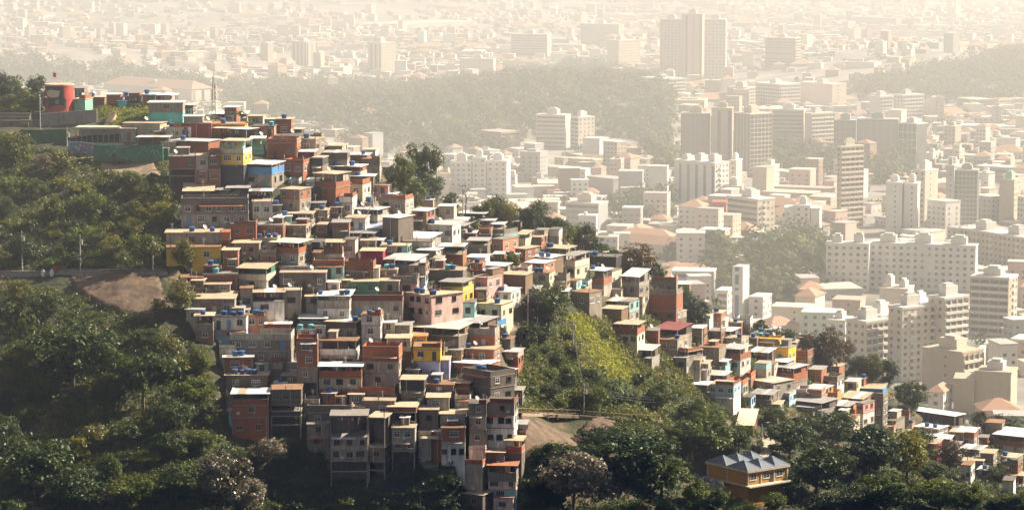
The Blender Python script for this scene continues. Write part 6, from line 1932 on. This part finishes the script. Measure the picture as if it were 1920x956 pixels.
def school_frame():
    P = hit(1402, 936); s, th, wd, dep = place_frame(1326, 1402, 1476, P, 12)
    return P, s, th, wd, dep
def carve_school():
    P, s, th, wd, dep = school_frame()
    z = zat(P, 1402, 910) - 5.2
    cs, sn = math.cos(-th), math.sin(-th)
    carve([(P[0] + x * cs - y * sn, P[1] + x * sn + y * cs) for x, y in ((-wd - 6, -8), (3, -8), (3, dep + 1), (-wd - 6, dep + 1))], z)
def build_school():
    P, s, th, wd, dep = school_frame()
    lab = 'yellow building with blue grey pyramid roofs'
    root = tag(empty('school_building', tuple(P), -th), lab, 'building')
    LAND.append((1400, 890, lab, root))
    z = lambda v: zat(P, 1402, v) - P[2]
    zt, zm = z(886), z(910)
    yl = wall_mat('school_yellow', (.44, .25, .07), dirt=.15); cr = wall_mat('school_trim', (.55, .47, .38), dirt=.3); sl = roof_mat('slate', (.13, .155, .19), rough=.6, dirt=.25)
    b = MB(); b.box(-wd, 0, 0, dep, zm, zt); b.build('wall', yl, root)
    b = MB(); b.box(-wd * .6, 0, 0, dep, -6, zm - .3); b.build('wall', yl, root)
    b = MB(); b.box(-wd - .5, .5, -.5, dep + .5, zt, zt + .5); b.build('cornice', cr, root)
    b = MB(); b.box(-wd - .6, 1.6, -.8, dep + .4, zm - .28, zm + .02); b.build('floor_slab', cr, root)
    nx, ny = 2, 3
    for i in range(nx):
        for j in range(ny):
            x0, x1 = -wd - .4 + (wd + .8) * i / nx, -wd - .4 + (wd + .8) * (i + 1) / nx; y0, y1 = -.4 + (dep + .8) * j / ny, -.4 + (dep + .8) * (j + 1) / ny
            a = [(x0, y0, zt + .52), (x1, y0, zt + .52), (x1, y1, zt + .52), (x0, y1, zt + .52)]; t = ((x0 + x1) / 2, (y0 + y1) / 2, zt + .52 + 1.7)
            b = MB()
            for k in range(4): b.face([a[k], a[(k + 1) % 4], t])
            r_ = b.build('roof', sl, root)
            b = MB()
            for k in range(4): b.bar(a[k], t, .1, n=5)
            b.build('ridge_cap', plain_mat('ridge_pale', (.30, .36, .44), .5), r_)
    for x in (-wd, -wd / 2, 0): b = MB(); b.box(x - .2, x + .2, -.12, .1, zm, zt - .01); b.build('pillar', cr, root)
    for k in range(1, 4): b = MB(); b.box(-.1, .14, dep * k / 3 - .2, dep * k / 3 + .2, zm, zt - .01); b.build('pillar', cr, root)
    for k in range(3):
        put_window(root, 'white', 1.8, 1.3, (0, dep * (k + .4) / 3, zm + (zt - zm) * .4), 1)
    o = link('door', door_mesh('dark'), root, (.0, dep * .58, zm + .1), math.pi / 2)
    lb = []
    for k in range(3):
        b = MB(); w_ = 3.6; x0 = -wd - 3.0 + k * 3.7; y0 = -5.2 + (k == 0) * .6; zz = zm - 1.2
        a = [(x0, y0, zz), (x0 + w_, y0, zz), (x0 + w_, y0 + w_, zz), (x0, y0 + w_, zz)]; t = (x0 + w_ / 2, y0 + w_ / 2, zz + 2.0)
        for q in range(4): b.face([a[q], a[(q + 1) % 4], t])
        b.face(a[::-1]); r_ = b.build('roof', sl, root)
        b = MB()
        for q in range(4): b.bar(a[q], t, .1, n=5)
        b.build('ridge_cap', plain_mat('ridge_pale', (.30, .36, .44), .5), r_)
    b = MB(); b.box(-wd - 3.1, -wd + 8.3, -5.3, -.2, -8, zm - 1.22); b.build('lower_wing', yl, root)

def build_ground_detail():
    rock = rock_mat('rock_tan', (.05, .034, .022), (.22, .145, .09)); dark = rock_mat('rock_dark', (.016, .017, .017), (.07, .065, .058)); pale = rock_mat('rock_pale', (.18, .13, .08), (.40, .31, .22))
    drape('rock_face', [(126, 519), (300, 517), (312, 560), (336, 597), (292, 602), (230, 592), (188, 579), (148, 552)], .35, rock, 1.0, seed=2)
    drape('rock_face', [(972, 784), (1122, 780), (1160, 796), (1110, 842), (1035, 862), (976, 850)], .35, rock, 1.2, seed=5)
    drape('rock_face', [(182, 307), (290, 305), (302, 330), (205, 348)], .25, pale, .5, seed=7)
    drape('cliff', [(690, 885), (760, 880), (790, 956), (700, 956)], .25, dark, .6, seed=9)
    drape('cliff', [(215, 655), (300, 640), (350, 650), (365, 690), (300, 705), (225, 690)], .3, dark, 1.2, seed=12)
    dirt = wall_mat('path_dirt', (.34, .28, .21), dirt=.3)
    ribbon('road', [(-15, 509), (90, 509), (200, 508), (312, 509)], 4.0, .35, wall_mat('asphalt', (.09, .085, .08), dirt=.3))
    ribbon('footpath', [(52, 326), (90, 316), (140, 300), (176, 297)], 1.6, .3, dirt)
    ribbon('footpath', [(968, 776), (1010, 777), (1080, 779), (1150, 784), (1235, 788)], 2.6, .35, wall_mat('path_dull', (.30, .24, .18), dirt=.3), up=.3)
    ribbon('footpath', [(912, 612), (960, 611), (1010, 613)], 5.0, .25, wall_mat('path_pale', (.48, .40, .31), dirt=.3))
    ribbon('lane', [(1418, 862), (1432, 848), (1440, 836), (1428, 815)], 4.5, .3, wall_mat('path_pale', (.48, .40, .31), dirt=.3))
    wall_line('retaining_wall', [(-15, 515), (100, 515), (220, 515), (314, 516)], .9, .4, CONC(), 'low concrete wall along the hillside road', 'wall')
    wall_line('retaining_wall', [(352, 512), (395, 510), (440, 512)], 2.6, .5, wall_mat('old_wall', (.22, .18, .15), dirt=.8), 'old stone wall below bright yellow low house', 'wall')
    railing('railing', [(120, 513), (220, 513), (308, 514)], 1.0, plain_mat('pole_concrete', (.46, .44, .42)), 'thin railing above the rock face', 4.0, (1.0,))
    railing('railing', [(970, 780), (1010, 781), (1080, 783), (1150, 789), (1232, 793)], 1.5, wall_mat('rail_wood', (.24, .18, .11), dirt=.4), 'wooden railing along path above rock', 3.0, (.5, 1.0), w=.1, lift=.3)
    for u, c, l in ((82, (.75, .75, .74), 'left white sack hung on the road wall'), (98, (.75, .75, .74), 'right white sack hung on the road wall')):
        P = ghit(u, 516, G=HZ)
        root = tag(empty('sack', (P[0], P[1] - .5, P[2])), l, 'sack')
        b = MB(); b.cyl(0, 0, -.2, .5, .35, .52, 10); b.cyl(0, 0, .5, 1.3, .52, .30, 10); b.build('bag', plain_mat('sack_white', c, .8), root)
        b = MB(); b.cyl(0, 0, 1.3, 1.45, .12, .2, 8); b.build('neck', plain_mat('sack_white', c, .8), root)
    P = ghit(110, 512, G=HZ)
    root = tag(empty('road_barrier', (P[0], P[1] - .1, P[2] + .3)), 'red slatted barrier on the hillside road', 'barrier')
    for k in range(6): b = MB(); b.box(-1.2 + k * .4, -.95 + k * .4, -.1, .05, .1, 1.3); b.build('slat', plain_mat('barrier_red', (.5, .05, .03)), root)
    b = MB(); b.box(-1.25, 1.3, .055, .12, .9, 1.1); b.box(-1.25, 1.3, .055, .12, .3, .5); b.build('rails', plain_mat('barrier_red', (.5, .05, .03)), root)
    for u, t, v, l, k in ((42, 433, 512, 'tall pale pole at the hillside road left end', 'pole'), (151, 440, 511, 'brown pole on the hillside road', 'pole'), (287, 444, 511, 'pole near the bright yellow low house', 'pole'), (76, 186, 262, 'tall pole at the sports court corner', 'lamp'), (126, 240, 292, 'white pole at the dotted wall', 'pole'),
                          (401, 372, 420, 'thin pole before the two floor terrace', 'pole'), (990, 540, 612, 'lamp post at the painted doors house', 'lamp'), (1008, 550, 616, 'pole under the great dark tree', 'pole'), (1316, 738, 802, 'pole rising from bushes above school', 'lamp'), (1428, 795, 850, 'lamp post in lane above school', 'lamp'),
                          (640, 520, 560, 'lamp post beside deep green house', 'lamp'), (700, 360, 420, 'pole among the white houses uphill', 'pole'), (833, 640, 700, 'pole in the lavender alley', 'pole'), (1360, 745, 770, 'lamp post by pale blue white house', 'lamp'), (1675, 745, 795, 'pole beside the dark tower', 'pole'), (1833, 795, 850, 'dark pole at right among shacks', 'pole'),
                          (868, 345, 408, 'bare pole on the ridge by dead tree', 'pole'), (1074, 600, 660, 'pole on the grassy slope', 'pole'), (520, 300, 350, 'pole beside the white roof house', 'pole'), (1095, 720, 782, 'pole above the wooden railing', 'pole')):
        pole(u, t, v, l, k)
    # dead tree on the ridge
    P = ghit(872, 410, G=HZ); root = tag(empty('dead_tree', tuple(P)), 'bare dead tree on the ridge', 'tree')
    b = MB(); b.bar((0, 0, -1), (.3, 0, 5), .22, w2=.14); b.bar((.3, 0, 5), (0, 0, 9.5), .14, w2=.04); b.build('trunk', BARK(), root)
    for k, (z, x, zz) in enumerate(((3, -2.2, 5.5), (4.5, 2, 7), (5.5, -1.3, 8), (6.5, 1.2, 8.6))):
        b = MB(); b.bar((.2, 0, z), (x, .4 * (k % 2), zz), .08, w2=.03, n=5); b.build('branch', BARK(), root)
    # tarpaulins
    for (u0, u1, vt, vb, l) in ((910, 950, 594, 606, 'bright blue tarpaulin awning over painted doors'), (905, 930, 505, 512, 'blue tarpaulin on brick terrace')):
        P = ghit((u0 + u1) / 2, vb + 6, G=HZ0); P = pt((u0 + u1) / 2, vb, P[1] - 3); s = P[1] / F; L = (u1 - u0) * s
        root = tag(empty('tarpaulin', tuple(P)), l, 'tarpaulin')
        b = MB(); n = 8
        for i in range(n):
            x0, x1 = -L / 2 + L * i / n, -L / 2 + L * (i + 1) / n; z0, z1 = -.25 * math.sin(i / n * 3.14), -.25 * math.sin((i + 1) / n * 3.14)
            b.face([(x0, -.6, z0), (x1, -.6, z1), (x1, 2.6, z1 + .9), (x0, 2.6, z0 + .9)]); b.face([(x0, -.6, z0 - .04), (x0, 2.6, z0 + .86), (x1, 2.6, z1 + .86), (x1, -.6, z1 - .04)])
        b.build('sheet', plain_mat('tarp_blue', (.12, .32, .62), .5), root)
        for x in (-L / 2 + .1, L / 2 - .1): b = MB(); b.bar((x, -.55, -2.4), (x, -.55, -.06), .05); b.build('pole', plain_mat('pole_concrete', (.46, .44, .42)), root)

def power_line(a, b, label, n=3, sag=1.2):
    A, B = [np.array(pt_) for pt_ in (a, b)]
    root = tag(empty('power_line', tuple(A)), label, 'power line')
    m = plain_mat('wire', (.05, .05, .05), .7)
    for k in range(n):
        bb = MB(); o = np.array([0, -.15 * k, -.35 * k]); N = 10; p = None
        for i in range(N + 1):
            f = i / N; q = (B - A) * f + o + np.array([0, 0, -4 * sag * (1 + .2 * k) * f * (1 - f)])
            if p is not None: bb.bar(p, q, .035, n=4)
            p = q
        bb.build('wire', m, root)
def build_wires():
    def top(u, vt, vb):
        P = ghit(u, vb, G=HZ); P = P.copy(); P[2] = zat(P, u, vt) - .5; P[1] -= .4; return P
    W = [((42, 433, 511), (151, 440, 511), 'wires between the pale and brown road poles'), ((151, 440, 511), (287, 444, 511), 'wires from brown road pole towards yellow low house'), ((401, 372, 420), (520, 300, 350), 'wires before the two floor terrace'),
         ((700, 360, 420), (640, 520, 560), 'wires running down past the gallery house'), ((833, 640, 700), (990, 540, 612), 'wires above the salmon red house'), ((1008, 550, 616), (1074, 600, 660), 'wires under the great dark tree'), ((1074, 600, 660), (1095, 720, 782), 'wires down the grassy slope'),
         ((1095, 720, 782), (1316, 738, 802), 'wires above the wooden railing'), ((1360, 745, 770), (1428, 795, 850), 'wires over the lane above school'), ((1675, 745, 795), (1833, 795, 850), 'wires from dark tower to right shacks'), ((700, 360, 420), (868, 345, 408), 'wires along the ridge to the bare pole'), ((990, 540, 612), (1074, 600, 660), 'wires from painted doors to grassy slope')]
    for a, c, l in W: power_line(top(*a), top(*c), l)
DISHES = {'satellite dish on the ' + k for k in ('peeling grey house with twin blue tanks', 'long dark brick row house', 'plain grey house with one white window', 'white house with turquoise tarpaulin terrace', 'narrow white three storey house', 'salmon red house with grey parapet', 'long brick house with blue tanks under salmon one', 'long pale house with brick parapet', 'grey house with red brick roof terrace', 'clean white house with cream roof', 'vivid yellow house with stepped wall', 'cream house with flat roof near big tree', 'grey box house with twin tanks', 'big pinkish white house seen cornerwise')}
def more_clutter():
    rs = random.Random(31)
    L = [h for h in HOUSES if h['label'] and len(h['label'].split()) <= 11]
    taken = {o['label'] for o in bpy.data.objects if o.get('label')}
    for h in rs.sample(L, 22):
        t = 'satellite dish on the ' + h['label']
        if t not in taken and not any(t in k for k in taken) and 'dish' not in h['label'] and 'satellite dish on the ' + h['label'] not in DISHES: dish(h['label'], rs.uniform(.15, .85), t)
    for h in L:
        if not h['veranda'] or rs.random() < .3: continue
        cs, sn = math.cos(-h['th']), math.sin(-h['th']); x, y = -h['wd'] * .5, .35
        p = np.array([h['P'][0] + x * cs - y * sn, h['P'][1] + x * sn + y * cs, h['P'][2] + h['zt'] - .25])
        root = tag(empty('clothesline', tuple(p), -h['th']), 'washing line on the ' + h['label'], 'clothesline')
        LL = min(h['wd'] * .7, 5)
        b = MB(); b.bar((-LL / 2, 0, 0), (LL / 2, 0, 0), .02, n=4); b.build('line', plain_mat('line', (.3, .3, .3)), root)
        cols = [(.55, .08, .10), (.6, .6, .6), (.10, .2, .45), (.62, .30, .38), (.65, .32, .08), (.7, .68, .6), (.08, .08, .1), (.35, .1, .3)]
        n = int(LL / .7)
        for k in range(n):
            if rs.random() < .3: continue
            i = rs.randrange(8); r_ = rs.uniform(.3, .55); xx = -LL / 2 + LL * (k + .5) / n; hh = rs.uniform(.5, 1.0)
            b = MB()
            for z in range(3): b.face([(xx - r_ / 2, .03 * z, -hh * z / 3), (xx - r_ / 2, .03 * (z + 1), -hh * (z + 1) / 3), (xx + r_ / 2, -.02 * (z + 1), -hh * (z + 1) / 3), (xx + r_ / 2, -.02 * z, -hh * z / 3)])
            b.build('garment', plain_mat('cloth_%d' % i, cols[i], .9), root)
def build_small():
    more_clutter()
    build_wires()
    for u, v, n, l, w_ in ((735, 474, 6, 'washing line beside the crimson house', 20), (640, 434, 4, 'washing line by the narrow pinkish house', 16), (822, 526, 4, 'orange washing beside olive house', 14), (896, 762, 6, 'washing line at the mouldy graffiti wing', 26), (855, 592, 4, 'dark washing under the big pinkish house', 14), (820, 594, 3, 'pink washing under the big pinkish house', 10),
                           (1483, 742, 5, 'washing line at the pale blue house', 18), (575, 548, 5, 'washing line left of glazed gallery', 20), (660, 690, 4, 'pale washing on brick balcony', 18), (500, 560, 3, 'washing in turquoise terrace', 18), (832, 712, 3, 'white washing in lavender alley', 8), (452, 288, 3, 'washing on yellow balcony', 10)):
        laundry(u, v, n, l, w_)
    for k, (hl, fx) in enumerate((('white pinkish house with dish', .4), ('mossy grey box with rooftop dish', .2), ('peeling grey house with twin blue tanks', .3), ('long dark brick row house', .5), ('plain grey house with one white window', .7), ('white house with turquoise tarpaulin terrace', .3), ('narrow white three storey house', .1), ('salmon red house with grey parapet', .4),
                                  ('long brick house with blue tanks under salmon one', .5), ('long pale house with brick parapet', .5), ('grey house with red brick roof terrace', .8), ('clean white house with cream roof', .5), ('vivid yellow house with stepped wall', .3), ('cream house with flat roof near big tree', .2), ('grey box house with twin tanks', .2), ('big pinkish white house seen cornerwise', .6))):
        dish(hl, fx, 'satellite dish on the ' + hl)

# ------------------------------------------------------------------ labels of the many: by what they are and what stands next to them
def finish_labels():
    used = {o['label'] for o in bpy.data.objects if o.get('label')}
    lms = [(u, v, l) for u, v, l, o in LAND if len(l.split()) <= 9]
    far = [x for x in lms if hit(x[0], x[1]) is None or x[1] < 150]
    near = [x for x in lms if x not in far]
    for o, u, v, ph, wh in AUTO:
        L = sorted(far if wh == 'far' else near, key=lambda q: (q[0] - u) ** 2 + (1.4 * (q[1] - v)) ** 2)
        done = False
        for q in L[:60]:
            du, dv = u - q[0], v - q[1]
            if abs(du) > 1.3 * abs(dv): rel = 'right of' if du > 0 else 'left of'
            elif abs(dv) > 1.3 * abs(du): rel = 'below' if dv > 0 else 'above'
            else: rel = ('below' if dv > 0 else 'above') + ' and ' + ('right of' if du > 0 else 'left of')
            t = ph + ' ' + rel + ' the ' + q[2]
            if t in used or len(t.split()) > 16: continue
            o['label'] = t; used.add(t); done = True
            break
        if not done: print('unlabelled', ph, u, v)
build_city_ground()
build_shade_mountain()
build_haze()
build_towers()
build_low_city()
build_houses()
build_hilltop()
for h_ in HOUSES[-11:]: carve(h_['fp'], h_['z'])
carve_school()
build_hill()
build_ground_detail()
build_school()
build_mast()
build_veg()
build_small()
finish_labels()
build_tanks()
